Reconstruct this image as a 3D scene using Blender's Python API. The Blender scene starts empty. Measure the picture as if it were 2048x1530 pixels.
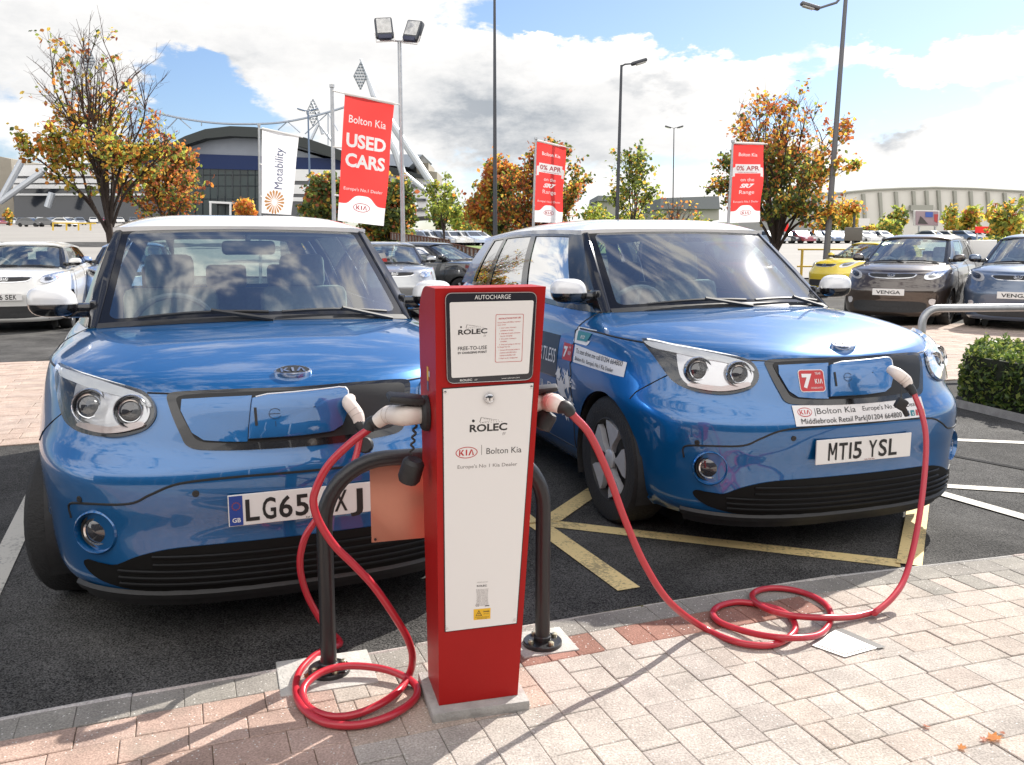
import bpy, bmesh, math, random
import numpy as np
from mathutils import Vector, Matrix, Quaternion
random.seed(7); np.random.seed(7)
S=bpy.context.scene; COL=S.collection
# ---------------------------------------------------------------- camera
CH,CT,CF=1.365,math.radians(8.86),1780.0          # height, pitch, focal length in photo pixels (2048 wide)
cam=bpy.data.cameras.new('camera'); camo=bpy.data.objects.new('camera',cam); COL.objects.link(camo)
camo.location=(0,0,CH); camo.rotation_euler=(math.radians(90)-CT,0,0)
cam.sensor_width=36; cam.lens=36*CF/2048; cam.clip_start=.05; cam.clip_end=3000
S.camera=camo
# ---------------------------------------------------------------- light
SUN_AZ,SUN_EL=math.radians(38.5),math.radians(37.5)
sd=Vector((math.cos(SUN_EL)*math.sin(SUN_AZ),math.cos(SUN_EL)*math.cos(SUN_AZ),math.sin(SUN_EL)))
sl=bpy.data.lights.new('sun','SUN'); sl.energy=3.1; sl.angle=math.radians(.5); sl.color=(1,.95,.87)
so=bpy.data.objects.new('sun',sl); COL.objects.link(so); so.rotation_euler=(-sd).to_track_quat('-Z','Y').to_euler(); so.location=(20,25,30)
S.view_settings.view_transform='Standard'; S.view_settings.look='None'; S.view_settings.exposure=1.42; S.view_settings.gamma=1
S.cycles.max_bounces=8; S.cycles.transparent_max_bounces=16; S.cycles.caustics_reflective=False; S.cycles.caustics_refractive=False
S.cycles.use_denoising=True; S.cycles.sample_clamp_indirect=6
def ray(px,py):
    dn=(py-765)/CF
    return Vector(((px-1024)/CF,math.cos(CT)-dn*math.sin(CT),-math.sin(CT)-dn*math.cos(CT)))
def at(px,py,Y):
    d=ray(px,py); return Vector((0,0,CH))+d*(Y/d.y)
def gp(px,py,z=0.):
    d=ray(px,py); return Vector((0,0,CH))+d*((z-CH)/d.z)
def azel(px,py):
    d=ray(px,py).normalized(); return math.atan2(d.x,d.y),math.asin(d.z)
W=bpy.data.worlds.new('World'); S.world=W; W.use_nodes=True
def build_world():
    nt=W.node_tree; nt.nodes.clear(); N=nt.nodes.new; L=nt.links.new
    def val(op,a,b=None,c=None,clamp=False):
        n=N('ShaderNodeMath'); n.operation=op; n.use_clamp=clamp
        for i,x in enumerate((a,b,c)):
            if x is None: continue
            if isinstance(x,(int,float)): n.inputs[i].default_value=x
            else: L(x,n.inputs[i])
        return n.outputs[0]
    tc=N('ShaderNodeTexCoord'); sp=N('ShaderNodeSeparateXYZ'); L(tc.outputs['Generated'],sp.inputs[0])
    x,y,z=sp.outputs
    az=val('ARCTAN2',x,y); el=val('ARCSINE',z)
    cb=N('ShaderNodeCombineXYZ'); L(val('MULTIPLY',az,val('COSINE',el)),cb.inputs[0]); L(val('MULTIPLY',el,2.1),cb.inputs[1]); L(val('MULTIPLY',y,.35),cb.inputs[2])
    def noise(scale,det,rough,off=0):
        n=N('ShaderNodeTexNoise'); n.inputs['Scale'].default_value=scale; n.inputs['Detail'].default_value=det; n.inputs['Roughness'].default_value=rough
        m=N('ShaderNodeVectorMath'); m.operation='ADD'; L(cb.outputs[0],m.inputs[0]); m.inputs[1].default_value=(off,off*.7,off*1.3); L(m.outputs[0],n.inputs['Vector']); return n.outputs['Fac']
    w1=val('ADD',val('MULTIPLY',val('SUBTRACT',noise(7,6,.62,9.),.5),.16),val('MULTIPLY',val('SUBTRACT',noise(24,5,.65,13.),.5),.06)); w2=val('ADD',val('MULTIPLY',val('SUBTRACT',noise(8,6,.62,21.),.5),.10),val('MULTIPLY',val('SUBTRACT',noise(26,5,.65,17.),.5),.04))
    azw=val('ADD',az,w1); elw=val('ADD',el,w2)
    def blobs(lst):
        tot=None
        for (px,py,rx,ry,a) in lst:
            ca,ce=azel(px,py)
            u=val('DIVIDE',val('SUBTRACT',azw,ca),rx/CF); v=val('DIVIDE',val('SUBTRACT',elw,ce),ry/CF)
            d=val('ADD',val('MULTIPLY',u,u),val('MULTIPLY',v,v))
            g=val('MULTIPLY',val('EXPONENT',val('MULTIPLY',d,-1.0)),a)
            tot=g if tot is None else val('ADD',tot,g)
        return tot
    cover=blobs([(150,40,420,110,.5),(640,40,260,90,.5),(760,140,220,70,.4),(170,190,160,60,.3),(560,330,260,45,.25),(1150,215,330,95,.5),(1420,160,230,60,.45),(1890,105,220,32,.55),(1950,330,330,150,.55),(1650,420,500,60,.35),(1100,90,40,14,.35),
        (405,130,100,46,-.6),(400,215,120,42,-.55),(1330,35,300,45,-.5),(1640,60,210,52,-.6),(1150,30,150,30,-.3),(1720,185,190,44,-.6),(1300,300,120,40,-.25),(1820,10,260,30,-.3),(960,330,90,40,-.12),(1620,250,130,40,-.25),(1600,130,60,20,-.2)])
    f=val('ADD',noise(5.5,8,.58),val('MULTIPLY',noise(19,7,.62,3.1),.34))
    dens=val('ADD',val('ADD',val('SUBTRACT',f,.69),cover),val('MULTIPLY',val('SUBTRACT',.1,y,clamp=True),.28))
    mr=N('ShaderNodeMapRange'); mr.interpolation_type='SMOOTHSTEP'; mr.inputs['From Min'].default_value=-.06; mr.inputs['From Max'].default_value=.16; L(dens,mr.inputs['Value'])
    mask=mr.outputs[0]
    grey=blobs([(960,220,170,75,1.1),(1090,305,220,45,.5),(250,60,330,90,.42),(470,140,60,26,.5),(1340,172,70,18,.6),(1820,262,42,26,.9),(60,150,160,70,.3),(650,240,120,60,.2),(1250,250,160,50,.3),(700,100,220,60,.18),(1830,312,60,18,.3)])
    gn=val('MULTIPLY',grey,val('ADD',val('MULTIPLY',noise(11,7,.65,1.7),2.2),-.25),clamp=True)
    top=val('MULTIPLY',val('SUBTRACT',noise(3.2,5,.55,5.),.42),1.3,clamp=True)
    shade=val('SUBTRACT',1.0,val('ADD',val('MULTIPLY',gn,.58),val('MULTIPLY',top,.24)))
    sky=N('ShaderNodeTexSky'); sky.sky_type='NISHITA'; sky.sun_disc=False; sky.sun_elevation=SUN_EL; sky.sun_rotation=SUN_AZ; sky.air_density=1.0; sky.dust_density=.6; sky.ozone_density=1.3
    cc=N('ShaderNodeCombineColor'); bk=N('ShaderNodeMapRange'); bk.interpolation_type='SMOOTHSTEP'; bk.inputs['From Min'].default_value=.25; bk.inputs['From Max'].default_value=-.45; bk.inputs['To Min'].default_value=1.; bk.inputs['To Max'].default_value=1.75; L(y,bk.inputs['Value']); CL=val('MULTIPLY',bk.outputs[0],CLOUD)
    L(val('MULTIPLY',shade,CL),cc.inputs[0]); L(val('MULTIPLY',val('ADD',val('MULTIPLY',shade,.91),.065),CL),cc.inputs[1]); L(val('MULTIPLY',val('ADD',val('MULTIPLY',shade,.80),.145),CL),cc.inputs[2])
    mx=N('ShaderNodeMix'); mx.data_type='RGBA'; L(mask,mx.inputs['Factor']); tn=N('ShaderNodeVectorMath'); tn.operation='MULTIPLY'; L(sky.outputs[0],tn.inputs[0]); tn.inputs[1].default_value=(.42,.46,.54); L(tn.outputs[0],mx.inputs['A']); L(cc.outputs[0],mx.inputs['B'])
    bg=N('ShaderNodeBackground'); bg.inputs['Strength'].default_value=.1; L(mx.outputs['Result'],bg.inputs['Color'])
    out=N('ShaderNodeOutputWorld'); L(bg.outputs[0],out.inputs['Surface'])
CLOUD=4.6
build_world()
# ---------------------------------------------------------------- materials
MATS={}
def mat(name,color,rough=.5,metal=0.,coat=0.,var=0.,vscale=8.,bump=0.,bscale=60.,spec=.5,emit=None,coords='Object',trans=0.,var2=None,alpha=None,sub=0.):
    if name in MATS: return MATS[name]
    m=bpy.data.materials.new(name); m.use_nodes=True; nt=m.node_tree; b=nt.nodes['Principled BSDF']; N=nt.nodes.new; L=nt.links.new
    c=tuple(color)+(1,)
    b.inputs['Base Color'].default_value=c; b.inputs['Roughness'].default_value=rough; b.inputs['Metallic'].default_value=metal
    b.inputs['Coat Weight'].default_value=coat; b.inputs['Coat Roughness'].default_value=.02; b.inputs['Coat IOR'].default_value=1.5+.25*(coat>=1); b.inputs['Specular IOR Level'].default_value=spec
    if emit: b.inputs['Emission Color'].default_value=tuple(emit[:3])+(1,); b.inputs['Emission Strength'].default_value=emit[3]
    if var or bump:
        tc=N('ShaderNodeTexCoord')
    if var:
        n=N('ShaderNodeTexNoise'); n.inputs['Scale'].default_value=vscale; n.inputs['Detail'].default_value=6; n.inputs['Roughness'].default_value=.65; L(tc.outputs[coords],n.inputs['Vector'])
        r=N('ShaderNodeMapRange'); r.inputs['From Min'].default_value=.3; r.inputs['From Max'].default_value=.7; L(n.outputs['Fac'],r.inputs['Value'])
        mx=N('ShaderNodeMix'); mx.data_type='RGBA'; L(r.outputs[0],mx.inputs['Factor'])
        lo=tuple(x*(1-var) for x in color); hi=tuple(min(1,x*(1+var)) for x in color)
        if var2: hi=var2
        mx.inputs['A'].default_value=lo+(1,); mx.inputs['B'].default_value=tuple(hi)+(1,); L(mx.outputs['Result'],b.inputs['Base Color'])
    if bump:
        n=N('ShaderNodeTexNoise'); n.inputs['Scale'].default_value=bscale; n.inputs['Detail'].default_value=5; L(tc.outputs[coords],n.inputs['Vector'])
        bp=N('ShaderNodeBump'); bp.inputs['Strength'].default_value=bump; bp.inputs['Distance'].default_value=.02; L(n.outputs['Fac'],bp.inputs['Height']); L(bp.outputs[0],b.inputs['Normal'])
    if trans:   # thin translucent (leaves, cloth)
        t=N('ShaderNodeBsdfTranslucent'); t.inputs['Color'].default_value=tuple(min(1,x*1.25) for x in color)+(1,)
        ms=N('ShaderNodeMixShader'); ms.inputs[0].default_value=trans; L(b.outputs[0],ms.inputs[1]); L(t.outputs[0],ms.inputs[2]); L(ms.outputs[0],nt.nodes['Material Output'].inputs['Surface'])
    MATS[name]=m; return m
def glass(name,tint=(.78,.88,.84),refl=1.0,rough=.01,border=None,ior=1.5):
    """thin pane: tinted see-through plus a fresnel mirror; border=(mx,my,r) prints a black frit on the pane's UVs"""
    if name in MATS: return MATS[name]
    m=bpy.data.materials.new(name); m.use_nodes=True; nt=m.node_tree; nt.nodes.clear(); N=nt.nodes.new; L=nt.links.new
    tr=N('ShaderNodeBsdfTransparent'); tr.inputs['Color'].default_value=tint+(1,)
    gl=N('ShaderNodeBsdfGlossy'); gl.inputs['Roughness'].default_value=rough; gl.inputs['Color'].default_value=(1,1,1,1)
    fr=N('ShaderNodeFresnel'); fr.inputs['IOR'].default_value=ior
    k=N('ShaderNodeMath'); k.operation='MULTIPLY'; k.inputs[1].default_value=refl; k.use_clamp=True; L(fr.outputs[0],k.inputs[0])
    ms=N('ShaderNodeMixShader'); L(k.outputs[0],ms.inputs[0]); L(tr.outputs[0],ms.inputs[1]); L(gl.outputs[0],ms.inputs[2])
    res=ms.outputs[0]
    if border:
        mx,my0,my1,r,asp=border
        def val(op,a,b=None,clamp=False):
            n=N('ShaderNodeMath'); n.operation=op; n.use_clamp=clamp
            for i,x in enumerate((a,b)):
                if x is None: continue
                if isinstance(x,(int,float)): n.inputs[i].default_value=x
                else: L(x,n.inputs[i])
            return n.outputs[0]
        uv=N('ShaderNodeUVMap'); uv.uv_map='UVMap'; sp=N('ShaderNodeSeparateXYZ'); L(uv.outputs[0],sp.inputs[0])
        hx=(.5-mx)*asp; hy=.5*(1-my0-my1); cy=(my0+1-my1)/2
        qx=val('SUBTRACT',val('ABSOLUTE',val('MULTIPLY',val('SUBTRACT',sp.outputs[0],.5),asp)),hx-r); qy=val('SUBTRACT',val('ABSOLUTE',val('SUBTRACT',sp.outputs[1],cy)),hy-r)
        ax=val('MAXIMUM',qx,0.); ay=val('MAXIMUM',qy,0.)
        d=val('ADD',val('SQRT',val('ADD',val('MULTIPLY',ax,ax),val('MULTIPLY',ay,ay))),val('MINIMUM',val('MAXIMUM',qx,qy),0.))
        msk=val('GREATER_THAN',d,r)
        bk=N('ShaderNodeBsdfPrincipled'); bk.inputs['Base Color'].default_value=(.012,.012,.014,1); bk.inputs['Roughness'].default_value=.08
        m2=N('ShaderNodeMixShader'); L(msk,m2.inputs[0]); L(res,m2.inputs[1]); L(bk.outputs[0],m2.inputs[2]); res=m2.outputs[0]
    o=N('ShaderNodeOutputMaterial'); L(res,o.inputs['Surface']); MATS[name]=m; return m
# ---------------------------------------------------------------- mesh builder
class MB:
    def __init__(s): s.v=[]; s.f=[]; s.mi=[]; s.uv=None
    def add(s,vs,fs,mi=0):
        o=len(s.v); s.v.extend([tuple(v) for v in vs]); s.f.extend([tuple(i+o for i in f) for f in fs]); s.mi.extend([mi]*len(fs)); return s
    def box(s,c,d,mi=0,M=None,bev=0.):
        x,y,z=[q/2 for q in d]; P=[]
        if bev:
            b=bm=None
            bm=bmesh.new(); bmesh.ops.create_cube(bm,size=1)
            for v in bm.verts: v.co=Vector((v.co.x*d[0],v.co.y*d[1],v.co.z*d[2]))
            bmesh.ops.bevel(bm,geom=bm.edges[:],offset=bev,segments=2,affect='EDGES',profile=.5)
            bm.verts.index_update(); vs=[v.co.copy() for v in bm.verts]; fs=[[v.index for v in f.verts] for f in bm.faces]; bm.free()
        else:
            vs=[Vector((a*x,b*y,e*z)) for a in (-1,1) for b in (-1,1) for e in (-1,1)]
            fs=[(0,1,3,2),(4,6,7,5),(0,4,5,1),(2,3,7,6),(0,2,6,4),(1,5,7,3)]
        c=Vector(c); vs=[(M@v if M else v)+c for v in vs]
        return s.add(vs,fs,mi)
    def grid(s,P,mi=0,close_u=False,close_v=False,flip=False):
        """P[i][j] points"""
        n=len(P); m=len(P[0]); vs=[p for r in P for p in r]; fs=[]
        for i in range(n if close_u else n-1):
            for j in range(m if close_v else m-1):
                a,b,c,d=i*m+j,((i+1)%n)*m+j,((i+1)%n)*m+(j+1)%m,i*m+(j+1)%m
                fs.append((a,d,c,b) if flip else (a,b,c,d))
        return s.add(vs,fs,mi)
    def tube(s,path,r,seg=8,mi=0,caps=True,close=False):
        P=[Vector(p) for p in path]; n=len(P); R=r if hasattr(r,'__len__') else [r]*n
        rows=[]; up=None
        for i in range(n):
            t=((P[(i+1)%n]-P[i-1]) if close else (P[min(i+1,n-1)]-P[max(i-1,0)]))
            if t.length<1e-9: t=Vector((0,0,1))
            t.normalize()
            if up is None:
                up=Vector((0,0,1)) if abs(t.z)<.9 else Vector((1,0,0))
            a=(up-t*up.dot(t)); 
            if a.length<1e-6: a=t.orthogonal()
            a.normalize(); up=a; b=t.cross(a)
            rows.append([P[i]+(a*math.cos(k/seg*2*math.pi)+b*math.sin(k/seg*2*math.pi))*R[i] for k in range(seg)])
        o=len(s.v); s.grid(rows,mi,close_u=close,close_v=True)
        if caps and not close:
            s.f.append(tuple(o+k for k in range(seg))[::-1]); s.mi.append(mi); s.f.append(tuple(o+(n-1)*seg+k for k in range(seg))); s.mi.append(mi)
        return s
    def lathe(s,prof,seg=24,mi=0,M=None,c=(0,0,0)):
        """prof: (radius, height) about local z"""
        rows=[[Vector((r*math.cos(k/seg*2*math.pi),r*math.sin(k/seg*2*math.pi),h)) for k in range(seg)] for r,h in prof]
        c=Vector(c); rows=[[(M@p if M else p)+c for p in row] for row in rows]
        return s.grid(rows,mi,close_v=True)
    def prism(s,poly,ext,mi=0,cap=True):
        """poly: 3D points, ext: extrusion vector"""
        e=Vector(ext); n=len(poly); A=[Vector(p) for p in poly]; B=[p+e for p in A]
        fs=[(i,(i+1)%n,n+(i+1)%n,n+i) for i in range(n)]
        if cap: fs+= [tuple(range(n))[::-1],tuple(range(n,2*n))]
        return s.add(A+B,fs,mi)
    def build(s,name,mats,parent=None,smooth=True,angle=35,uv=None):
        me=bpy.data.meshes.new(name); me.from_pydata(s.v,[],s.f)
        for m in (mats if isinstance(mats,(list,tuple)) else [mats]): me.materials.append(m)
        me.polygons.foreach_set('material_index',s.mi)
        if uv is not None:
            ul=me.uv_layers.new(name='UVMap'); li=np.empty(len(me.loops),int); me.loops.foreach_get('vertex_index',li)
            ul.data.foreach_set('uv',np.asarray(uv,float)[li].ravel())
        if smooth:
            me.polygons.foreach_set('use_smooth',[True]*len(me.polygons))
            try: me.set_sharp_from_angle(angle=math.radians(angle))
            except Exception: pass
        me.update(); o=bpy.data.objects.new(name,me); COL.objects.link(o)
        if parent: o.parent=parent
        return o
def empty(name,loc=(0,0,0),rz=0.,label=None,cat=None,group=None):
    o=bpy.data.objects.new(name,None); o.empty_display_size=.2; COL.objects.link(o); o.location=loc; o.rotation_euler=(0,0,rz)
    tag(o,label,cat,group); return o
def tag(o,label=None,cat=None,group=None,kind=None):
    if label: o['label']=label
    if cat: o['category']=cat
    if group: o['group']=group
    if kind: o['kind']=kind
    return o
def copy_tree(o,parent=None):
    c=o.copy(); COL.objects.link(c)
    if parent: c.parent=parent
    for ch in list(o.children): copy_tree(ch,c)
    return c
def smooth_path(pts,n=6):
    P=np.array([tuple(p) for p in pts],float); k=len(P); Q=np.concatenate([[2*P[0]-P[1]],P,[2*P[-1]-P[-2]]]); out=[]
    for i in range(k-1):
        a,b,c,d=Q[i:i+4]
        for j in range(n):
            t=j/n; out.append(.5*((2*b)+(c-a)*t+(2*a-5*b+4*c-d)*t*t+(3*b-a-3*c+d)*t**3))
    out.append(P[-1]); return [Vector(p) for p in out]
_tc={}
def text2d(s,bold=0.,shear=0.,space=1.):
    """flat lettering: unit-size verts (centred on x, baseline at 0) and faces"""
    k=(s,bold,shear,space)
    if k in _tc: return _tc[k]
    cu=bpy.data.curves.new('t','FONT'); cu.body=s; cu.size=1; cu.offset=bold; cu.shear=shear; cu.space_character=space; cu.resolution_u=3
    o=bpy.data.objects.new('t',cu); COL.objects.link(o)
    dg=bpy.context.evaluated_depsgraph_get(); me=bpy.data.meshes.new_from_object(o.evaluated_get(dg))
    V=np.array([v.co[:2] for v in me.vertices]) if len(me.vertices) else np.zeros((0,2)); F=[tuple(p.vertices) for p in me.polygons]
    bpy.data.objects.remove(o); bpy.data.curves.remove(cu); bpy.data.meshes.remove(me)
    if len(V): V[:,0]-=(V[:,0].min()+V[:,0].max())/2
    _tc[k]=(V,F); return V,F
def put_text(mb,s,fn,cx,cy,h,w=None,bold=0.,mi=0,align='c',shear=0.,space=1.,rot=0.):
    """lettering of cap height h mapped through fn(x,y); w forces the width"""
    V,F=text2d(s,bold,shear,space)
    if not len(V): return
    sc=h/.73; X=V*sc
    if w: X[:,0]*=w/(X[:,0].max()-X[:,0].min())
    if align=='l': X[:,0]-=X[:,0].min()
    if align=='r': X[:,0]-=X[:,0].max()
    if rot: c,s_=math.cos(rot),math.sin(rot); X=X@np.array([[c,s_],[-s_,c]])
    mb.add([fn(cx+x,cy+y) for x,y in X],F,mi)
def ellipse2d(rx,ry,n=32): return [(rx*math.cos(k/n*2*math.pi),ry*math.sin(k/n*2*math.pi)) for k in range(n)]
def put_poly(mb,pts,fn,mi=0): mb.add([fn(x,y) for x,y in pts],[tuple(range(len(pts)))],mi)
def put_ring(mb,outer,inner,fn,mi=0):
    n=len(outer); mb.add([fn(x,y) for x,y in outer]+[fn(x,y) for x,y in inner],[(i,(i+1)%n,n+(i+1)%n,n+i) for i in range(n)],mi)
def rrect(w,h,r,n=5,cx=0,cy=0):
    out=[]
    for (sx,sy,a0) in ((1,1,0),(-1,1,90),(-1,-1,180),(1,-1,270)):
        for k in range(n+1):
            a=math.radians(a0+90*k/n); out.append((cx+sx*(w/2-r)+r*math.cos(a),cy+sy*(h/2-r)+r*math.sin(a)))
    return out
def oval_badge(mb,fn,cx,cy,rx,ry,m_ring,m_face,m_text,word='KIA',face=True):
    """oval ring with the word in it"""
    f0=lambda x,y:fn(cx+x,cy+y)
    put_ring(mb,ellipse2d(rx,ry),ellipse2d(rx*.91,ry*.84),f0,m_ring)
    if face: put_poly(mb,ellipse2d(rx*.9,ry*.83),f0,m_face)
# ---------------------------------------------------------------- car shells
import numpy as np
ROWS0 = [ # z front, b centre, half width, z flank, n, flank start
 (.170,.085,.800,.190,3.2,.80),(.215,.035,.850,.250,3.1,.80),(.300,.030,.872,.340,3.0,.80),(.420,.030,.882,.460,3.0,.80),
 (.520,.012,.893,.560,2.9,.80),(.610,.005,.900,.660,2.8,.82),(.690,.030,.897,.740,2.5,.86),(.780,.055,.889,.820,2.4,.90),
 (.860,.078,.876,.895,2.3,.92),(.900,.105,.862,.950,2.2,.95)]
SOUL = dict(rows=ROWS0,L=4.14,cowl_b=.98,cowl_z=1.075,cor=(.735,1.215,1.040),belt0=1.035,belt1=1.10,beltl=.80,
  wst=(1.68,1.487,.615,1.77,1.477),roof_z=1.570,roof_b=2.25,rr=(.575,3.78,1.44),wb=(.845,3.415),wr=.325,arch=.365,tw=.205,hub=.31)
def variant(L=4.1,W=1.76,nose=1.0,hood=1.0,roof=1.5,cowl=1.0,wsl=.75,nz=0.,belt=1.0,wb=None,front_n=None,rear=.3,wr=.31,beltl=.78,rearz=.12):
    """another car on the same shell scheme"""
    k=W/1.8
    rows=[(z*nose,b+nz*max(0,(i-5)/4.)**1.5,w*k,zs*nose,(front_n or n),bf) for i,(z,b,w,zs,n,bf) in enumerate(ROWS0)]
    wb=wb or (.85,L-.75)
    return dict(rows=rows,L=L,cowl_b=cowl,cowl_z=belt+.04*hood,cor=(.735*k,cowl+.235,belt+.005),belt0=belt,belt1=belt+.09,beltl=beltl*k/.978,
      wst=(cowl+wsl,roof-.07,.60*k,cowl+wsl+.12,roof-.115),roof_z=roof,roof_b=cowl+wsl+.7,rr=(.56*k,L-rear,roof-rearz),wb=wb,wr=wr,arch=wr+.045,tw=.2,hub=wr-.01)
def cr(P,n):
    """Catmull-Rom through rows of P (k,m,3) along axis 0, n samples per span"""
    P=np.asarray(P,float);k=len(P)
    Q=np.concatenate([[2*P[0]-P[1]],P,[2*P[-1]-P[-2]]])
    out=[]
    for i in range(k-1):
        a,b,c,d=Q[i],Q[i+1],Q[i+2],Q[i+3]
        for j in range(n):
            t=j/n
            out.append(.5*((2*b)+(c-a)*t+(2*a-5*b+4*c-d)*t*t+(3*b-a-3*c+d)*t**3))
    out.append(P[-1]);return np.array(out)
def belt(p,b):
    k=np.clip((b-p['cor'][1])/.4,0,1);k=k*k*(3-2*k)
    l=p['cor'][0]+(p['beltl']-p['cor'][0])*k
    f=np.clip((b-p['cor'][1])/(p['L']-.3-p['cor'][1]),0,1)
    return np.array([l-.05*f*f,b,p['belt0']+(p['belt1']-p['belt0'])*f])
def cowl(p,q):
    cl,cb,cz=p['cor']
    return np.array([cl*q,p['cowl_b']+(cb-p['cowl_b'])*q**2.2,p['cowl_z']+(cz-p['cowl_z'])*q**2])
HS=(.06,.16,.30,.48,.70,.88,1.0)
def shell(p,NF=28,NS=90,NR=12,nv=4):
    rows=p['rows'];L=p['L'];nr=len(rows)
    C=[]   # control [row][col]
    for (zf,b0,w,zs,n,bf) in rows:
        pts=[]
        bR=L-.42
        for i in range(NF):
            ph=i/NF*np.pi/2
            l=w*np.sin(ph)**(2/n);b=b0+(bf-b0)*(1-np.cos(ph)**(2/n))
            t=np.clip((b-b0)/(bf-b0),0,1);t=t**.6
            pts.append((l,b,zf+(zs-zf)*t))
        for i in range(NS+1):
            f=i/NS;b=bf+(bR-bf)*f
            pts.append((w-.012*np.sin(np.pi*f)*0-.02*f**3,b,zs+.02*f))
        b1=L-(.02+.06*max(0,zs-.7)/.3)
        for i in range(1,NR+1):
            ph=np.pi/2*(1-i/NR);n2=2.8
            pts.append(((w-.02)*np.sin(ph)**(2/n2) if i<NR else 0,b1-(b1-bR)*(1-np.cos(ph)**(2/n2)),zs+.02))
        C.append(pts)
    C=np.array(C)
    top=C[-1];nc=top.shape[0]
    seg=np.r_[0,np.cumsum(np.linalg.norm(np.diff(top,axis=0),axis=1))]
    ci=np.searchsorted(top[:NF+NS,1],p['cor'][1])
    qs=seg/seg[ci]
    ends=[]
    iR=NF+NS
    for j in range(nc):
        if j<=ci: ends.append(cowl(p,min(1,qs[j])))
        elif j<=iR: ends.append(belt(p,top[j,1]))
        else:
            e=belt(p,top[iR,1]);t=(top[j]-top[iR])
            ends.append(np.array([e[0]*top[j,0]/top[iR,0],e[1]+t[1]*.85,e[2]+.01]))
    ends=np.array(ends)
    hood=[]
    for s in HS:
        q=top+(ends-top)*s
        q[:,2]=top[:,2]+(ends[:,2]-top[:,2])*s**.62+.016*np.sin(np.pi*s)*np.clip(1-qs,0,1)**.5
        hood.append(q)
    G=cr(np.concatenate([C,np.array(hood)]),nv)
    return G   # (nv_total, nu, 3) half, x>=0 ; row index = v*nv
class Surf:
    def __init__(s,p,**k):
        s.p=p;s.nv=k.get('nv',4);s.G=shell(p,**k);s.R,s.U=s.G.shape[:2]
        du=np.gradient(s.G,axis=1);dv=np.gradient(s.G,axis=0)
        n=np.cross(du,dv);n/=np.linalg.norm(n,axis=2,keepdims=True)+1e-9
        s.N=n
    def at(s,u,v,off=0.):
        """u column (negative = mirrored side), v in control rows; returns point"""
        sg=1 if u>=0 else -1;u=abs(u);r=np.clip(v*s.nv,0,s.R-1.001);u=np.clip(u,0,s.U-1.001)
        i,j=int(r),int(u);a,b=r-i,u-j
        f=lambda A:(A[i,j]*(1-a)*(1-b)+A[i+1,j]*a*(1-b)+A[i,j+1]*(1-a)*b+A[i+1,j+1]*a*b)
        q=f(s.G)+f(s.N)*off
        return np.array([q[0]*sg,q[1],q[2]])
PAINT=lambda n,c,metal=.35,rough=.32: mat('car_paint_'+n,c,rough,metal,1.0)
BLK=mat('gloss_black',(.012,.012,.014),.12,0,.6); PLASTIC=mat('black_plastic',(.02,.02,.021),.55,var=.3,vscale=30)
RUBBER=mat('tyre_rubber',(.018,.018,.019),.75,bump=.3,bscale=90); CHROME=mat('chrome',(.75,.75,.76),.12,1.)
LAMPCH=mat('lamp_reflector',(.80,.79,.80),.22,.45,.5); LENS=mat('lamp_lens_dark',(.03,.03,.035),.03,0,1.); DRL=mat('lamp_light_guide',(.86,.87,.88),.25,.0,1.)
ALLOY=mat('alloy_silver',(.62,.63,.66),.35,.35,var=.08,vscale=20); DARKIN=mat('car_interior',(.26,.28,.27),.7,var=.3,vscale=12); LINING=mat('headlining',(.32,.31,.29),.9)
WHITEP=mat('plate_white',(.78,.77,.75),.35); YELP=mat('plate_yellow',(.75,.55,.05),.35); INK=mat('plate_ink',(.012,.012,.012),.5); EUBLUE=mat('plate_blue',(.012,.05,.28),.4)
CLEAR=glass('clear_cover',(.95,.96,.97),.9,.01)
WS=glass('windscreen_glass',(.80,.90,.86),.33,.05,border=(.030,.075,.02,.06,1.9)); SG=glass('side_glass',(.55,.66,.62),.8,.01); PRIV=glass('privacy_glass',(.06,.065,.07),.7,.01)
def kia_letters(mb,fn,cx,cy,h,w,mi=0):
    t=w*.085; a=w/3
    def P(pts): put_poly(mb,[(cx+x*w-w/2,cy+y*h-h/2) for x,y in pts],fn,mi)
    P([(0,0),(.085,0),(.085,1),(0,1)]); P([(.085,.42),(.21,1),(.33,1),(.19,.55)][:4]); P([(.085,.42),(.19,.55),(.36,0),(.245,0)])
    P([(.445,0),(.54,0),(.54,1),(.445,1)])
    P([(.62,0),(.72,0),(.855,.84),(.775,1)]); P([(.775,1),(.855,.84),(.90,0),(1,0),(.875,1)])
class CarSurf(Surf):
    def front(s,l,z,off=0.):
        """point of the nose at lateral l, height z"""
        ncol=28; A=s.G[:14*s.nv,:ncol+4]; d=(A[...,0]-abs(l))**2+(A[...,2]-z)**2
        r,c=np.unravel_index(np.argmin(d),d.shape); u,v=float(c),r/s.nv
        for _ in range(5):
            p=s.at(u,v); e=np.array([abs(l)-p[0],z-p[2]])
            pu=(s.at(u+.05,v)-p)/.05; pv=(s.at(u,v+.02)-p)/.02
            J=np.array([[pu[0],pv[0]],[pu[2],pv[2]]])
            if abs(np.linalg.det(J))<1e-9: break
            du,dv=np.linalg.solve(J,e); u=min(max(u+np.clip(du,-1,1),0),ncol+4); v=min(max(v+np.clip(dv,-.3,.3),0),14)
        return Vector(s.at(u if l>=0 else -max(u,1e-4),v,off))
    def side(s,b,z,sg=-1,off=0.):
        A=s.G[:,24:118]; d=(A[...,1]-b)**2+(A[...,2]-z)**2
        r,c=np.unravel_index(np.argmin(d),d.shape); q=A[r,c]
        # first-order correction in the tangent plane
        n=s.N[r,c+24]; dl=-(n[1]*(b-q[1])+n[2]*(z-q[2]))/max(abs(n[0]),.3)*np.sign(n[0])
        return Vector((sg*(q[0]+np.clip(dl,-.03,.03)+off),b,z))
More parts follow.
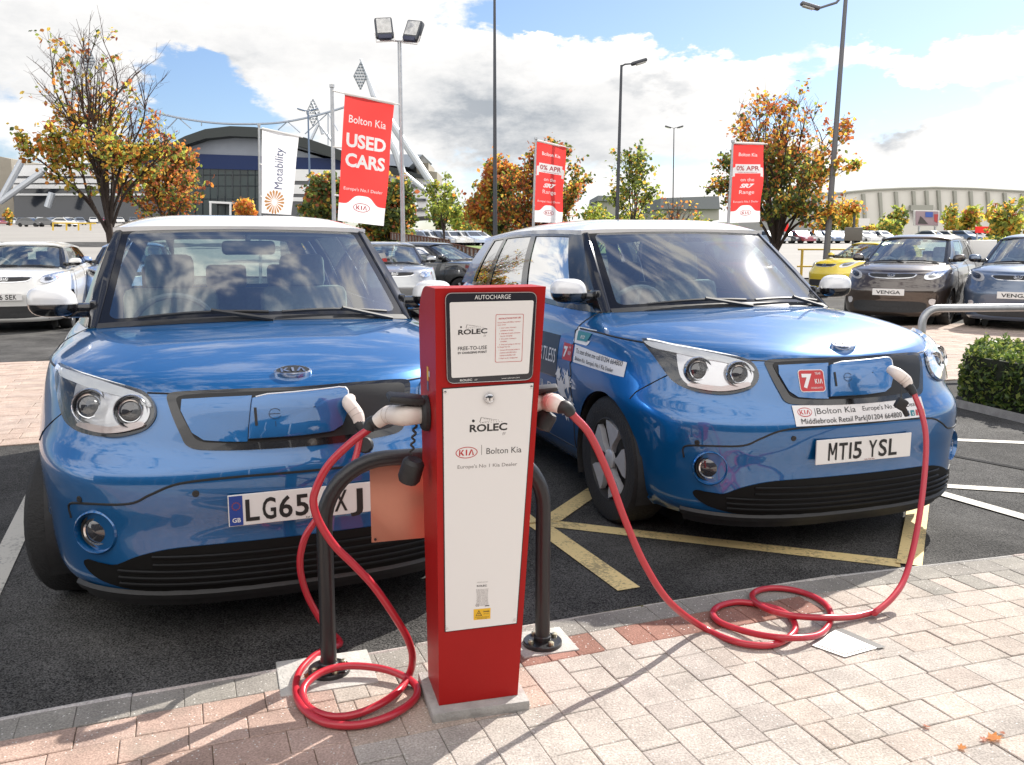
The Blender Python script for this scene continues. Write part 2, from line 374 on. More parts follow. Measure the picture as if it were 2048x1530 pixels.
def patch(sf,outline,off,rings=5,dome=0.,skirt=True,n=5,closed_smooth=True):
    """panel laid on the shell: outline in (u,v); returns a mesh builder"""
    P=np.array(outline,float)
    if closed_smooth:
        k=len(P); out=[]
        for i in range(k):
            a,b,c,d=P[i-1],P[i],P[(i+1)%k],P[(i+2)%k]
            for j in range(n):
                t=j/n; out.append(.5*((2*b)+(c-a)*t+(2*a-5*b+4*c-d)*t*t+(3*b-a-3*c+d)*t**3))
        P=np.array(out)
    else:
        k=len(P); P=np.array([P[i]+(P[(i+1)%k]-P[i])*j/n for i in range(k) for j in range(n)])
    c=P.mean(0); mb=MB(); rows=[]
    if skirt: rows.append([sf.at(u,v,-.004) for u,v in P])
    for r in range(rings+1):
        t=1-r/rings; Q=c+(P-c)*max(t,.02)
        rows.append([sf.at(u,v,off+dome*(1-t*t)) for u,v in Q])
    mb.grid(rows,close_v=True); o=len(mb.v)-len(P); mb.f.append(tuple(o+i for i in range(len(P)))); mb.mi.append(0)
    return mb
def seam(mb,pts,wid=.005,mi=0):
    """thin dark shut line through 3D points lying on the shell"""
    mb.tube(pts,wid/2,5,mi)
def wheel(parent,x,y,z,r,tw,side,style):
    w=empty('wheel',(x,y,z)); w.parent=parent; s=side
    R=Matrix.Rotation(math.radians(90)*s,3,'Y')
    t=MB(); h=tw/2
    t.lathe([(r*.66,-h*.8),(r*.80,-h),(r*.95,-h*.95),(r,-h*.72),(r,h*.72),(r*.985,h*.8),(r*.95,h*.95),(r*.80,h),(r*.655,h*.88),(r*.64,h*.5)],40,M=R)
    t.build('tyre',RUBBER,w)
    m=MB(); m.lathe([(r*.67,h*.86),(r*.645,h*.90),(r*.625,h*.72),(r*.60,h*.35),(0.001,h*.30)],36,0,M=R)
    rr=r*.64
    def pt(a,q,d): return R@Vector((q*math.cos(a),q*math.sin(a),d))
    if style=='aero':
        for k in range(5):
            a0=math.radians(60+72*k); prof=[(.16,.10),(.30,.13),(.45,.22),(.62,.33),(.80,.40),(.97,.37)]
            top=[pt(a0+da,rr*q,h*(.78+.10*q)) for q,da in prof]; bot=[pt(a0-da,rr*q,h*(.78+.10*q)) for q,da in prof[::-1]]
            m.prism(top+bot,R@Vector((0,0,-.03)),1)
        m.lathe([(rr*.24,h*.70),(rr*.24,h*.82),(rr*.20,h*.86),(.001,h*.87)],20,1,M=R)
    else:
        ns=style
        for k in range(ns):
            a0=2*math.pi*k/ns+.3; wd=.16 if ns<8 else .09
            top=[pt(a0+wd*f,rr*q,h*(.6+.2*q)) for q,f in ((.15,1.8),(.5,1.),(.98,.8))]; bot=[pt(a0-wd*f,rr*q,h*(.6+.2*q)) for q,f in ((.98,.8),(.5,1.),(.15,1.8))]
            m.prism(top+bot,R@Vector((0,0,-.03)),1)
        m.lathe([(rr*.25,h*.45),(rr*.25,h*.66),(.001,h*.68)],16,1,M=R)
    m.build('rim',[PLASTIC,ALLOY],w)
    return w
def bil(A,B,C,D,nu=8,nv=8,bulge=None):
    """grid between bottom edge fn A(t), top edge fn B(t)"""
    return [[A(i/nu)+(B(i/nu)-A(i/nu))*(j/nv) for i in range(nu+1)] for j in range(nv+1)]
def build_car(name,label,p,loc,rz,paint,roof=None,group=None,cat='car',hero=False,plate=None,eu=False,badge=True,grille='bar',wheel_style=7,headl=True,mirror=None,lite=False,plate_style='uk',steer=0.):
    root=empty(name,loc,rz,label,cat,group)
    sf=CarSurf(p,NF=28,NS=90,NR=12) if not lite else CarSurf(p,NF=28,NS=90,NR=12)
    G=sf.G; R,U=sf.R,sf.U; nv=sf.nv
    roofm=roof or paint
    # ---- shell, split into bonnet / doors / body, wheel arches cut out
    GG=G.copy(); keep=np.ones((R-1,U-1),bool)
    cen=(G[:-1,:-1]+G[1:,1:]+G[:-1,1:]+G[1:,:-1])/4
    for wb in p['wb']:
        rr=np.hypot(cen[...,1]-wb,cen[...,2]-p['hub']); cut=(rr<p['arch'])&(cen[...,0]>.5); keep&=~cut
        near=np.hypot(G[...,1]-wb,G[...,2]-p['hub']); vm=np.zeros((R,U),bool)
        vm[:-1,:-1]|=cut; vm[1:,1:]|=cut; vm[:-1,1:]|=cut; vm[1:,:-1]|=cut
        k=p['arch']/np.maximum(near,1e-3); m=vm
        GG[...,1]=np.where(m,wb+(G[...,1]-wb)*k,GG[...,1]); GG[...,2]=np.where(m,p['hub']+(G[...,2]-p['hub'])*k,GG[...,2])
    ci=int(np.searchsorted(G[9*nv,:118,1],p['cor'][1]+.02))
    part=np.zeros((R-1,U-1),int)
    part[int(9.25*nv):,:ci]=1
    d1=(cen[...,1]>1.27)&(cen[...,1]<2.33); d2=(cen[...,1]>=2.33)&(cen[...,1]<3.22); rows=np.arange(R-1)[:,None]>1.6*nv
    part[d1&rows]=2; part[d2&rows]=3
    names={0:'body',1:'bonnet',2:'door',3:'door'}
    for k in ((0,1,2,3) if not lite else (0,)):
        for sg in ((1,-1) if k>1 else (0,)):
            vs=[];fs=[];ids={}
            for s2 in ((1,-1) if sg==0 else (sg,)):
                for i,j in np.argwhere(keep&((part==k) if not lite else True)):
                    q=[]
                    for a,b in ((i,j),(i,j+1),(i+1,j+1),(i+1,j)):
                        key=(a,b,s2 if b>0 and b<U-1 else 0)
                        if key not in ids: ids[key]=len(vs); g=GG[a,b]; vs.append((g[0]*s2,g[1],g[2]))
                        q.append(ids[key])
                    fs.append(q if s2==1 else q[::-1])
            mb=MB().add(vs,fs); mb.build(names[k],paint,root,angle=60)
    # shut lines
    sm=MB()
    for sg in (1,-1):
        u9=[u for u in range(21,ci)]; sm.tube([sf.at(sg*u,9.25,.0005) for u in u9],.0045,5)
        for b in (1.27,2.33,3.22):
            if lite: break
            pts=[]
            for r in range(int(1.6*nv),R):
                row=G[r]; j=int(np.argmin(abs(row[20:118,1]-b)))+20
                if np.hypot(b-p['wb'][1],row[j,2]-p['hub'])>p['arch']+.01: pts.append((sg*(row[j,0]+.0005),row[j,1],row[j,2]))
            if len(pts)>2: sm.tube(pts,.004,5)
        pts=[(sg*(q[0]+.0005),q[1],q[2]) for q in [G[int(1.6*nv),j] for j in range(40,118)] if 1.27<q[1]<3.05]
        if not lite and len(pts)>2: sm.tube(pts,.003,5)
    sm.build('shut_line',INK,root)
    # arch liners and floor
    ln=MB()
    for wb in p['wb']:
        for sg in (1,-1):
            rows_=[]
            for k in range(25):
                a=math.radians(-22+224*k/24); rr=p['arch']-.002; y=wb+rr*math.cos(a); z=p['hub']+rr*math.sin(a)
                zz=max(z,.16); wz=p['rows'][4][2]-.012
                rows_.append([(sg*(wz),y,zz),(sg*(wz-.03),y,zz),(sg*.55,y,zz)])
            ln.grid(rows_)
            ln.add([(sg*.55,wb+p['arch']*math.cos(t),p['hub']+p['arch']*math.sin(t)) for t in np.linspace(0,2*math.pi,20,endpoint=False)],[tuple(range(20))])
    L=p['L']; ln.box((0,L/2,.22),(1.1,L-.35,.06)); ln.box((0,L*.5,.26),(1.45,p['wb'][1]-p['wb'][0]-.8,.12)); ln.box((0,.30,.25),(1.2,.3,.08))
    ln.build('underbody',PLASTIC,root)
    # ---- wheels
    for wb in p['wb']:
        for sg in (1,-1):
            w_=wheel(root,sg*(p['rows'][4][2]-.015-p['tw']/2),wb,p['wr'],p['wr'],p['tw'],sg,wheel_style)
            if wb==p['wb'][0]: w_.rotation_euler=(0,0,math.radians(steer))
    # ---- greenhouse
    wb_,wz_,cl,cb,cz=p['wst']
    bot=lambda s_: Vector(cowl(p,abs(s_))*np.array([1 if s_>=0 else -1,1,1]))
    top=lambda s_: Vector((cl*s_,wb_+(cb-wb_)*abs(s_)**2.2,wz_+(cz-wz_)*abs(s_)**2))
    def wsp(s_,t,off=0.):
        q=bot(s_)+(top(s_)-bot(s_))*t; n=Vector((0,-.66,.75)); return q+n*(off+.018*math.sin(math.pi*min(max(t,0),1))*(1-s_*s_))
    nu,nt=28,14
    g=MB(); uvs=[]
    rows_=[[wsp(-.955+1.91*i/nu,.0+1.0*j/nt) for i in range(nu+1)] for j in range(nt+1)]
    g.grid(rows_); uvs=[(i/nu,j/nt) for j in range(nt+1) for i in range(nu+1)]
    g.build('windscreen',WS,root,uv=uvs)
    pl=MB()
    rL,bR,zR=p['rr']
    def sb(f,sg): b=p['cor'][1]+(L-.22-p['cor'][1])*f; q=belt(p,b); return Vector((sg*q[0],q[1],q[2]))
    def stp(f,sg): return Vector((sg*(cl+(rL-cl)*f+.012*math.sin(math.pi*f)),cb+(bR-cb)*f,cz+(zR-cz)*f+.028*math.sin(math.pi*f)))
    def sp(f,t,sg,off=0.):
        q=sb(f,sg)+(stp(f,sg)-sb(f,sg))*t; return q+Vector((sg*(off+.02*math.sin(math.pi*t)),0,off*.3))
    for sg in (1,-1):
        pl.grid([[wsp(sg*x,t,o) for t in np.linspace(0,1,9)] for x,o in ((.95,.002),(.965,.008),(1.0,.006))]+[[sp(0.,t,sg,.004) for t in np.linspace(0,1,9)]])
        pl.grid([[sp(f,t,sg,.004) for t in np.linspace(0,1,9)] for f in (0,.03,.07,.10)])
        for f0,f1 in ((.385,.43),(.70,.735),(.855,.88)): pl.grid([[sp(f,t,sg,.003) for t in np.linspace(0,1,9)] for f in (f0,f1)])
        for t0,t1 in ((.0,.07),(.93,1.0)): pl.grid([[sp(f,t,sg,.003) for t in (t0,t1)] for f in np.linspace(0,.88,24)])
    pl.build('window_frame',BLK,root)
    dp=MB()
    def rearp(s_,t):
        a=sb(1,1 if s_>0 else -1); b_=stp(1,1 if s_>0 else -1)
        lo=Vector((abs(a.x)*s_,a.y+.10*(1-s_*s_),a.z)); hi=Vector((abs(b_.x)*s_,b_.y+.06*(1-s_*s_),b_.z+.02*(1-s_*s_))); return lo+(hi-lo)*t
    for sg,x0,x1 in ((-1,-1,-.82),(1,.82,1)):
        dp=MB(); dp.grid([[sp(f,t,sg,.0) for t in np.linspace(0,1,9)] for f in np.linspace(.88,1,6)]); dp.grid([[rearp(x,t) for t in np.linspace(0,1,5)] for x in np.linspace(x0,x1,4)]); dp.build('rear_pillar',paint,root)
    rg=MB(); rg.grid([[rearp(x,t) for t in np.linspace(0.0,1,5)] for x in np.linspace(-.82,.82,12)]); rg.build('rear_window',SG,root)
    for sg in (1,-1):
        for f0,f1,m_,nm in ((.10,.385,SG,'side_window'),(.43,.70,PRIV,'side_window'),(.735,.855,PRIV,'quarter_window')):
            q=MB(); q.grid([[sp(f,t,sg,-.002) for t in np.linspace(.06,.94,7)] for f in np.linspace(f0-.005,f1+.005,8)]); q.build(nm,m_,root)
    # ---- roof
    rf=MB(); rows_=[]
    for i in range(27):
        s_=math.sin((-1+2*i/26)*math.pi/2); row=[]
        for j in range(21):
            t=(j/20)**1.7; e=stp(t,1); y0=top(s_).y-.012; y1=e.y*0+rearp(s_,1).y+.02 if True else 0
            ez=stp(t,1).z; front=top(s_)
            cz_=p['roof_z']*math.sin(math.pi*(.28+.5*t))**.35 if False else 0
            pk=p['roof_z']-(cz+(zR-cz)*.25+.02)-.012
            hz=(wz_-cz)+(pk-(wz_-cz))*(1-math.exp(-t/.055))-.03*t*t
            w_=abs(e.x)+.014
            row.append(Vector((w_*s_,y0+(y1-y0)*t,ez+.012+hz*(1-abs(s_)**5))))
        rows_.append(row)
    rf.grid(rows_); 
    rf.grid([[r[0]+Vector((0,0,0)),r[0]+Vector((0,.004,-.022))] for r in [[rows_[i][0]] for i in range(27)]])
    for i in (0,26): rf.grid([[q,q+Vector((0.004 if i==0 else -.004,0,-.03))] for q in rows_[i]])
    rf.build('roof',roofm,root,angle=50)
    hl=MB(); hl.grid([[Vector((q.x*.95,q.y+.03,q.z-.05)) for q in r] for r in rows_]); hl.build('headlining',LINING,root)
    # ---- cabin
    it=MB()
    def seat(x,y,w):
        it.box((x,y,.55),(w,.5,.16),bev=.05); it.box((x,y+.30,.86),(w,.14,.62),bev=.05,M=Matrix.Rotation(math.radians(-14),3,'X')); it.box((x,y+.40,1.25),(w*.52,.10,.20),bev=.04,M=Matrix.Rotation(math.radians(-10),3,'X'))
        it.tube([(x-.05,y+.39,1.1),(x-.05,y+.4,1.2)],.008); it.tube([(x+.05,y+.39,1.1),(x+.05,y+.4,1.2)],.008)
    k=p['wst'][1]/1.515
    ys=p['cor'][1]+.72
    seat(-.37,ys,.5); seat(.37,ys,.5); it.box((0,ys+.95,.55),(1.25,.45,.16),bev=.04); it.box((0,ys+1.25,.84),(1.25,.14,.56),bev=.05,M=Matrix.Rotation(math.radians(-14),3,'X'))
    for x in (-.4,0,.4): it.box((x,ys+1.32,1.19),(.26,.09,.16),bev=.03)
    it.box((0,p['cor'][1]+.12,.93),(1.36,.42,.16),bev=.05); it.box((0,2.4,.40),(1.4,2.6,.05))
    for sg in (1,-1): it.box((sg*.80*p['beltl']/.8,2.3,.72),(.06,2.2,.5))
    it.build('seating',DARKIN,root)
    sw=MB(); c=Vector((-.37,p['cor'][1]+.36,1.0)); M=Matrix.Rotation(math.radians(-62),3,'X')
    sw.tube([c+M@Vector((.185*math.cos(a),.185*math.sin(a),0)) for a in np.linspace(0,2*math.pi,28,endpoint=False)],.015,8,close=True); sw.lathe([(.07,-.03),(.07,.01),(.05,.03),(.001,.03)],16,M=M,c=c)
    for a in (0,math.pi,-math.pi/2): sw.tube([c,c+M@Vector((.18*math.cos(a),.18*math.sin(a),0))],.014,6)
    sw.build('steering_wheel',mat('steering_wheel_grey',(.22,.22,.22),.5),root)
    im=MB(); q=wsp(0,.86,-.06); im.box(q,(.26,.03,.07),bev=.02); im.tube([q,wsp(0,.93,-.01)],.012); im.build('interior_mirror',PLASTIC,root)
    # ---- door mirrors
    mcol=mirror or paint
    for sg in (1,-1):
        c=Vector((sg*.880*p['rows'][5][2]/.9,p['cor'][1]+.14,p['belt0']+.122)); em=empty('door_mirror',c); em.parent=root
        cap=MB(); low=MB()
        def ell(t,a,lowr):
            ce,se=math.cos(t),math.sin(t); e=.75
            x=.103*math.copysign(abs(math.cos(a))**e,math.cos(a))*ce**.6; y=.085*math.copysign(abs(math.sin(a))**.9,math.sin(a))*ce**.6; z=(.076 if se>0 else .060)*math.copysign(abs(se)**.8,se)
            if y>0: y*=.45
            return Vector((x+sg*.01*z/.09,y,z-.01))
        cap.grid([[ell(t,a,0) for a in np.linspace(0,2*math.pi,24,endpoint=False)] for t in np.linspace(-.02,math.pi/2-.02,9)],close_v=True)
        cap.build('mirror_cap',mcol,em)
        low.grid([[ell(t,a,1)*1.0 for a in np.linspace(0,2*math.pi,24,endpoint=False)] for t in np.linspace(-math.pi/2+.02,0,8)],close_v=True)
        low.box((-sg*.115,.02,-.045),(.17,.08,.065),bev=.02); low.box((-sg*.165,.02,-.05),(.03,.13,.10),bev=.01)
        low.build('mirror_base',BLK,em)
    # ---- wipers
    wi=MB()
    if not lite:
        for x0,x1 in ((-.72,.02),(.10,.80)):
            wi.tube([wsp(x0+(x1-x0)*t,.035+.02*math.sin(t*3),.022) for t in np.linspace(0,1,10)],.008,5); wi.tube([wsp(x1+.02,-.03,.02),wsp(x0+(x1-x0)*.55,.05,.035)],.010,5)
        wi.grid([[wsp(s_,-.02,.012),wsp(s_,.035,.006)] for s_ in np.linspace(-.95,.95,24)])
        wi.build('wiper',PLASTIC,root)
    # ---- face
    if headl:
        HLO=[(21.3,9.45),(17,9.3),(12.75,8.85),(10.0,8.4),(8.85,7.57),(9.3,6.9),(11,6.55),(13,6.42),(16,6.53),(18.2,7.15)] if hero else headl if isinstance(headl,list) else [(22,9.3),(16,9.1),(11.5,8.3),(10.,7.4),(10.8,6.9),(13.5,6.9),(18,7.6)]
        for sg in (1,-1):
            h=empty('headlight',(0,0,0)); h.parent=root
            O=[(sg*u,v) for u,v in HLO]; c=np.mean(O,0)
            patch(sf,O,.004).build('lamp_surround',mat('lamp_bezel',(.03,.03,.033),.15,.0,.6) if hero else LAMPCH,h)
            if hero:
                inn=[(16.9,8.72),(14.5,8.35),(11.5,8.05),(9.6,7.75),(9.35,7.3),(9.9,6.95),(11.4,6.72),(13.2,6.6),(15.6,6.72),(16.8,7.3)]
                patch(sf,[(sg*u,v) for u,v in inn],.008).build('reflector',LAMPCH,h)
                dr=[(20.8,9.32),(16.8,9.2),(12.8,8.74),(10.2,8.27),(9.3,7.7),(11.4,8.05),(14.6,8.30),(17.6,8.55),(20.0,8.75)]
                patch(sf,[(sg*u,v) for u,v in dr],.012).build('running_light',DRL,h)
                lo=[(9.6,6.95),(11.2,6.68),(13.2,6.56),(15.8,6.68),(15.2,6.86),(13,6.76),(11.3,6.9),(9.9,7.12)]
                patch(sf,[(sg*u,v) for u,v in lo],.014).build('indicator_strip',mat('indicator_clear',(.75,.62,.58),.15,.2,1.),h)
                pj=MB()
                for (u,v,r) in ((14.7,7.52,.062),(10.75,7.49,.058)):
                    q=Vector(sf.at(sg*u,v,.012)); n=(Vector(sf.at(sg*u,v,.03))-q).normalized(); n=(n+Vector((0,-1.2,0))).normalized(); M=n.to_track_quat('Z','Y').to_matrix()
                    pj.lathe([(r*1.04,-.03),(r*1.04,.004),(r*.97,.012),(r*.88,.006),(r*.84,-.006)],28,0,M=M,c=q); pj.lathe([(r*.84,-.004),(r*.70,.006),(r*.4,.015),(.001,.018)],28,1,M=M,c=q)
                    pj.lathe([(r*.70,.010),(r*.66,.013),(r*.62,.0125)],28,0,M=M,c=q)
                pj.build('projector',[CHROME,LENS],h)
                patch(sf,O,.020,dome=.012).build('lamp_cover',CLEAR,h)
            else:
                ci_=[(c[0]+(u-c[0])*.62,c[1]+(v-c[1])*.6) for u,v in O]
                patch(sf,ci_,.010).build('projector',LENS,h); patch(sf,O,.014,dome=.01).build('lamp_cover',CLEAR,h)
    if hero: hero_face(root,sf,paint)
    else:
        gl=[(7.5,8.2),(3,8.45),(-3,8.45),(-7.5,8.2),(-6.5,7.45),(-3,7.2),(3,7.2),(6.5,7.45)]
        if grille:
            patch(sf,gl,.006).build('grille_surround',CHROME,root)
            patch(sf,[(u*.92,7.83+(v-7.83)*.72) for u,v in gl],.010).build('grille',PLASTIC,root)
        lw=[(11,2.6),(6,3.0),(-6,3.0),(-11,2.6),(-10,1.6),(-5,1.3),(5,1.3),(10,1.6)]
        patch(sf,lw,.005).build('lower_grille',PLASTIC,root)
        for sg in (1,-1):
            patch(sf,[(sg*u,v) for u,v in ((15.2,3.2),(13,3.4),(11.8,3.1),(12.4,2.6),(14.6,2.5))],.006).build('fog_lamp',LAMPCH,root)
        if badge:
            bm_=MB(); zc=sf.at(0,7.83)[2]; fn=lambda x,y:sf.front(x,zc+y,.016)
            oval_badge(bm_,fn,0,0,.062,.032,0,1,0); kia_letters(bm_,lambda x,y:sf.front(x,zc+y,.018),0,0,.03,.085,0); bm_.build('badge',[CHROME,INK],root)
    if plate:
        zc=.50 if hero else sf.at(0,4.6)[2]; y0=-.004 if hero else sf.at(2.5,4.6)[1]-.02
        pb=MB(); pb.box((0,y0+.005,zc),(.52,.008,.111),bev=.002)
        pm=[WHITEP,INK,EUBLUE,mat('plate_edge_text',(.25,.05,.05),.5)]
        fn=lambda x,y:Vector((x,y0-.0005,zc+y))   # car faces the viewer: image-left is -x
        if eu: put_poly(pb,[(-.257,-.0525),(-.212,-.0525),(-.212,.0525),(-.257,.0525)],fn,2); put_text(pb,'GB',lambda x,y:Vector((x,y0-.001,zc+y)),-.234,-.041,.016,bold=.02)
        if eu:
            for k in range(12): a=k*math.pi/6; put_poly(pb,[(-.234+.013*math.cos(a)+q*.0022,.016+.013*math.sin(a)+w*.0022) for q,w in ((-1,-1),(1,-1),(1,1),(-1,1))],lambda x,y:Vector((x,y0-.001,zc+y)),3)
        if plate_style=='uk':
            x=-.203 if eu else -.198
            for ch in plate:
                if ch==' ': x+=.027; continue
                if ch=='_': x+=.054; continue
                w_=.012 if ch in '1I' else .0465
                if ch=='M':
                    for q in ([(0,0),(.2,0),(.2,1),(0,1)],[(.8,0),(1,0),(1,1),(.8,1)],[(0,1),(.24,1),(.58,.30),(.42,.30)],[(.76,1),(1,1),(.58,.30),(.42,.30)]): put_poly(pb,[(x+a*w_,-.0395+b*.079) for a,b in q],fn,1)
                    x+=w_+.0100; continue
                put_text(pb,'I' if ch in '1I' else ch,fn,x+w_/2,-.0395,.079,w=w_,bold=.018 if ch not in '1IM' else .004,mi=1); x+=w_+.0100
        else: put_text(pb,plate,fn,0,-.03,.06,w=.40,bold=.02,mi=1)
        if hero: put_text(pb,'KIA MOTORS' if eu else 'BOLTON KIA',fn,.03,-.0525,.007,mi=1 if eu else 3); 
        pb.build('number_plate',pm,root,smooth=False)
    return root,sf
def hero_face(root,sf,paint):
    fr=[(8.3,8.45),(7.0,8.72),(3.5,8.95),(0,9.0),(-3.5,8.95),(-7.0,8.72),(-8.3,8.45),(-8.0,7.8),(-6.9,6.75),(-6.2,6.25),(-4.5,6.12),(0,6.1),(4.5,6.12),(6.2,6.25),(6.9,6.75),(8.0,7.8)]
    patch(sf,fr,.006,n=4).build('grille_surround',BLK,root)
    inn=[(.5+(u-.5)*.91,7.45+(v-7.45)*.80) for u,v in fr]
    patch(sf,inn,.0085,n=4).build('grille',mat('grille_mesh_black',(.006,.006,.007),.5),root)
    lp=[(-2.55,8.32),(-5,8.22),(-7.1,8.1),(-7.0,7.6),(-6.0,6.75),(-5.2,6.48),(-3.8,6.42),(-2.55,6.4)]
    P=[]
    patch(sf,lp,.016,closed_smooth=False).build('grille_panel',paint,root)
    fl=MB(); O=[(-2.5,8.10),(-1.6,8.28),(.2,8.36),(2.35,8.42),(2.75,8.36),(2.85,8.15),(2.5,7.3),(2.0,6.75),(1.4,6.55),(0,6.5),(-2.5,6.48)]
    P=[]; k=len(O)
    P=[(O[i][0]+(O[(i+1)%k][0]-O[i][0])*j/4,O[i][1]+(O[(i+1)%k][1]-O[i][1])*j/4) for i in range(k) for j in range(4)]
    c=np.mean(P,0); rows=[]
    for o,sc in ((.012,1.),(.030,1.),(.034,.985),(.035,.9),(.035,.5),(.035,.02)): rows.append([sf.at(c[0]+(u-c[0])*sc,c[1]+(v-c[1])*sc,o) for u,v in P])
    fl.grid(rows,close_v=True)
    f_=fl.build('charge_flap',paint,root,angle=30)
    ed=MB(); ed.tube([sf.at(u,v,.033) for u,v in P[1:25]],.0026,6); ed.build('flap_edge',mat('flap_edge_white',(.75,.78,.82),.3,.2),f_)
    hd=MB(); fn=lambda x,y:sf.front(x,y,.0375)
    put_poly(hd,[(-.153,.778),(-.144,.778),(-.144,.838),(-.153,.838)],fn)
    hd.tube([fn(-.085+.020*math.cos(a),.815+.017*math.sin(a)) for a in np.linspace(.5,5.9,18)],.0009,4); hd.tube([fn(-.105,.815),fn(-.068,.815)],.0009,4); hd.tube([fn(-.085,.79),fn(-.085,.772)],.0009,4)
    hd.build('flap_mark',INK,f_)
    # bonnet badge
    bm_=MB(); cen=Vector(sf.at(0,10.28,.013)); tx=Vector((1,0,0)); tv=(Vector(sf.at(0,10.5))-Vector(sf.at(0,10.1))).normalized(); n=tx.cross(tv)*-1
    if n.y>0: n=-n
    fn=lambda x,y,o=0.: cen+tx*x+tv*y+n*(o-.9*x*x)
    bm_.grid([[fn(x,y,-.016) for x,y in ellipse2d(.068,.035)],[fn(x,y,.002) for x,y in ellipse2d(.068,.035)],[fn(x,y,.004) for x,y in ellipse2d(.060,.028)]],0,close_v=True)
    put_poly(bm_,ellipse2d(.060,.028),lambda x,y:fn(x,y,.0038),1); kia_letters(bm_,lambda x,y:fn(x,y,.0046),0,0,.028,.088,0)
    bm_.build('badge',[CHROME,INK],root)
    # bumper crease, sensors, lower intake, fog lamps, lip
    sm=MB(); line=[(16.9,3.2),(16.8,3.72),(14,3.9),(9.9,4.05),(8.1,4.42),(6,4.85),(2.8,5.03),(0,5.06)]
    full=line+[(-u,v) for u,v in line[-2::-1]]
    sm.tube([sf.at(u,v,.0) for u,v in [tuple(q)[:2] for q in smooth_path([(a,b,0) for a,b in full],6)]],.0045,6)
    sm.tube([sf.at(u,8.62-.012*abs(u),.001) for u in np.linspace(-10,-8.2,8)],.003,5); sm.tube([sf.at(u,8.62-.012*abs(u),.001) for u in np.linspace(8.2,10,8)],.003,5)
    for sg in (1,-1): sm.tube([sf.at(sg*u,v,.001) for u,v in ((18.3,7.1),(20.5,6.5),(22.8,5.9),(24.2,5.4))],.003,5)
    sm.build('bumper_crease',INK,root)
    for u,v in ((4.9,4.45),(15.2,4.0)):
        for sg in (1,-1):
            se=MB(); q=Vector(sf.at(sg*u,v,.0)); n=(Vector(sf.at(sg*u,v,.02))-q).normalized(); M=n.to_track_quat('Z','Y').to_matrix(); se.lathe([(.012,-.01),(.012,.003),(.009,.004),(.001,.002)],12,M=M,c=q); se.build('parking_sensor',PLASTIC,root)
    it=[(15.3,2.0),(12.2,1.95),(9.5,2.3),(6,2.55),(0,2.62),(-6,2.55),(-9.5,2.3),(-12.2,1.95),(-15.3,2.0),(-15.6,1.7),(-13.5,1.25),(-9,.95),(0,.9),(9,.95),(13.5,1.25),(15.6,1.7)]
    patch(sf,it,.006,rings=6).build('lower_grille',mat('intake_black',(.004,.004,.004),.6,spec=.2),root)
    sl=MB()
    for v in (1.3,1.55,1.8,2.05,2.3):
        um=11.5 if v<1.95 else 8.2; sl.tube([sf.at(u,v,.010) for u in np.linspace(-um,um,40)],.006,5)
    sl.build('grille_slats',mat('slat_black',(.007,.007,.0075),.5,spec=.3),root)
    lip=MB(); rows=[]
    for u in np.linspace(-18,18,60): rows.append([sf.at(u,.95,.004),sf.at(u,.85,.018),sf.at(u,.55,.022),sf.at(u,.4,.012),sf.at(u,.35,.0)])
    lip.grid(rows); lip.build('bumper_lip',PLASTIC,root)
    lp2=MB(); rows=[]
    for u in np.linspace(-18,18,60):
        a=sf.at(u,.33,.016); b=sf.at(u,.0,.02); c_=sf.at(u,0,-.10); rows.append([sf.at(u,.36,.0),a,b+np.array([0,0,-.01]),c_+np.array([0,0,-.01])])
    lp2.grid(rows); lp2.build('bumper_valance',PLASTIC,root)
    for sg in (1,-1):
        q=Vector(sf.at(sg*13.45,2.92,.002)); n=(Vector(sf.at(sg*13.45,2.92,.02))-q).normalized(); n=(n+Vector((0,-.45,.05))).normalized(); M=n.to_track_quat('Z','Y').to_matrix()
        fg=MB(); q=q-n*(.003 if sg<0 else .014); fg.lathe([(.080,-.05),(.078,.012),(.073,.018),(.069,.010),(.066,-.012)],36,0,M=M,c=q); fg.lathe([(.066,-.012),(.060,-.002),(.054,-.006)],36,1,M=M,c=q); fg.lathe([(.054,-.008),(.048,.004),(.042,.002)],36,2,M=M,c=q); fg.lathe([(.043,.000),(.025,.010),(.001,.013)],36,3,M=M,c=q)
        fg.build('fog_lamp',[paint,PLASTIC,CHROME,LENS],root)
ROADZ=-.045
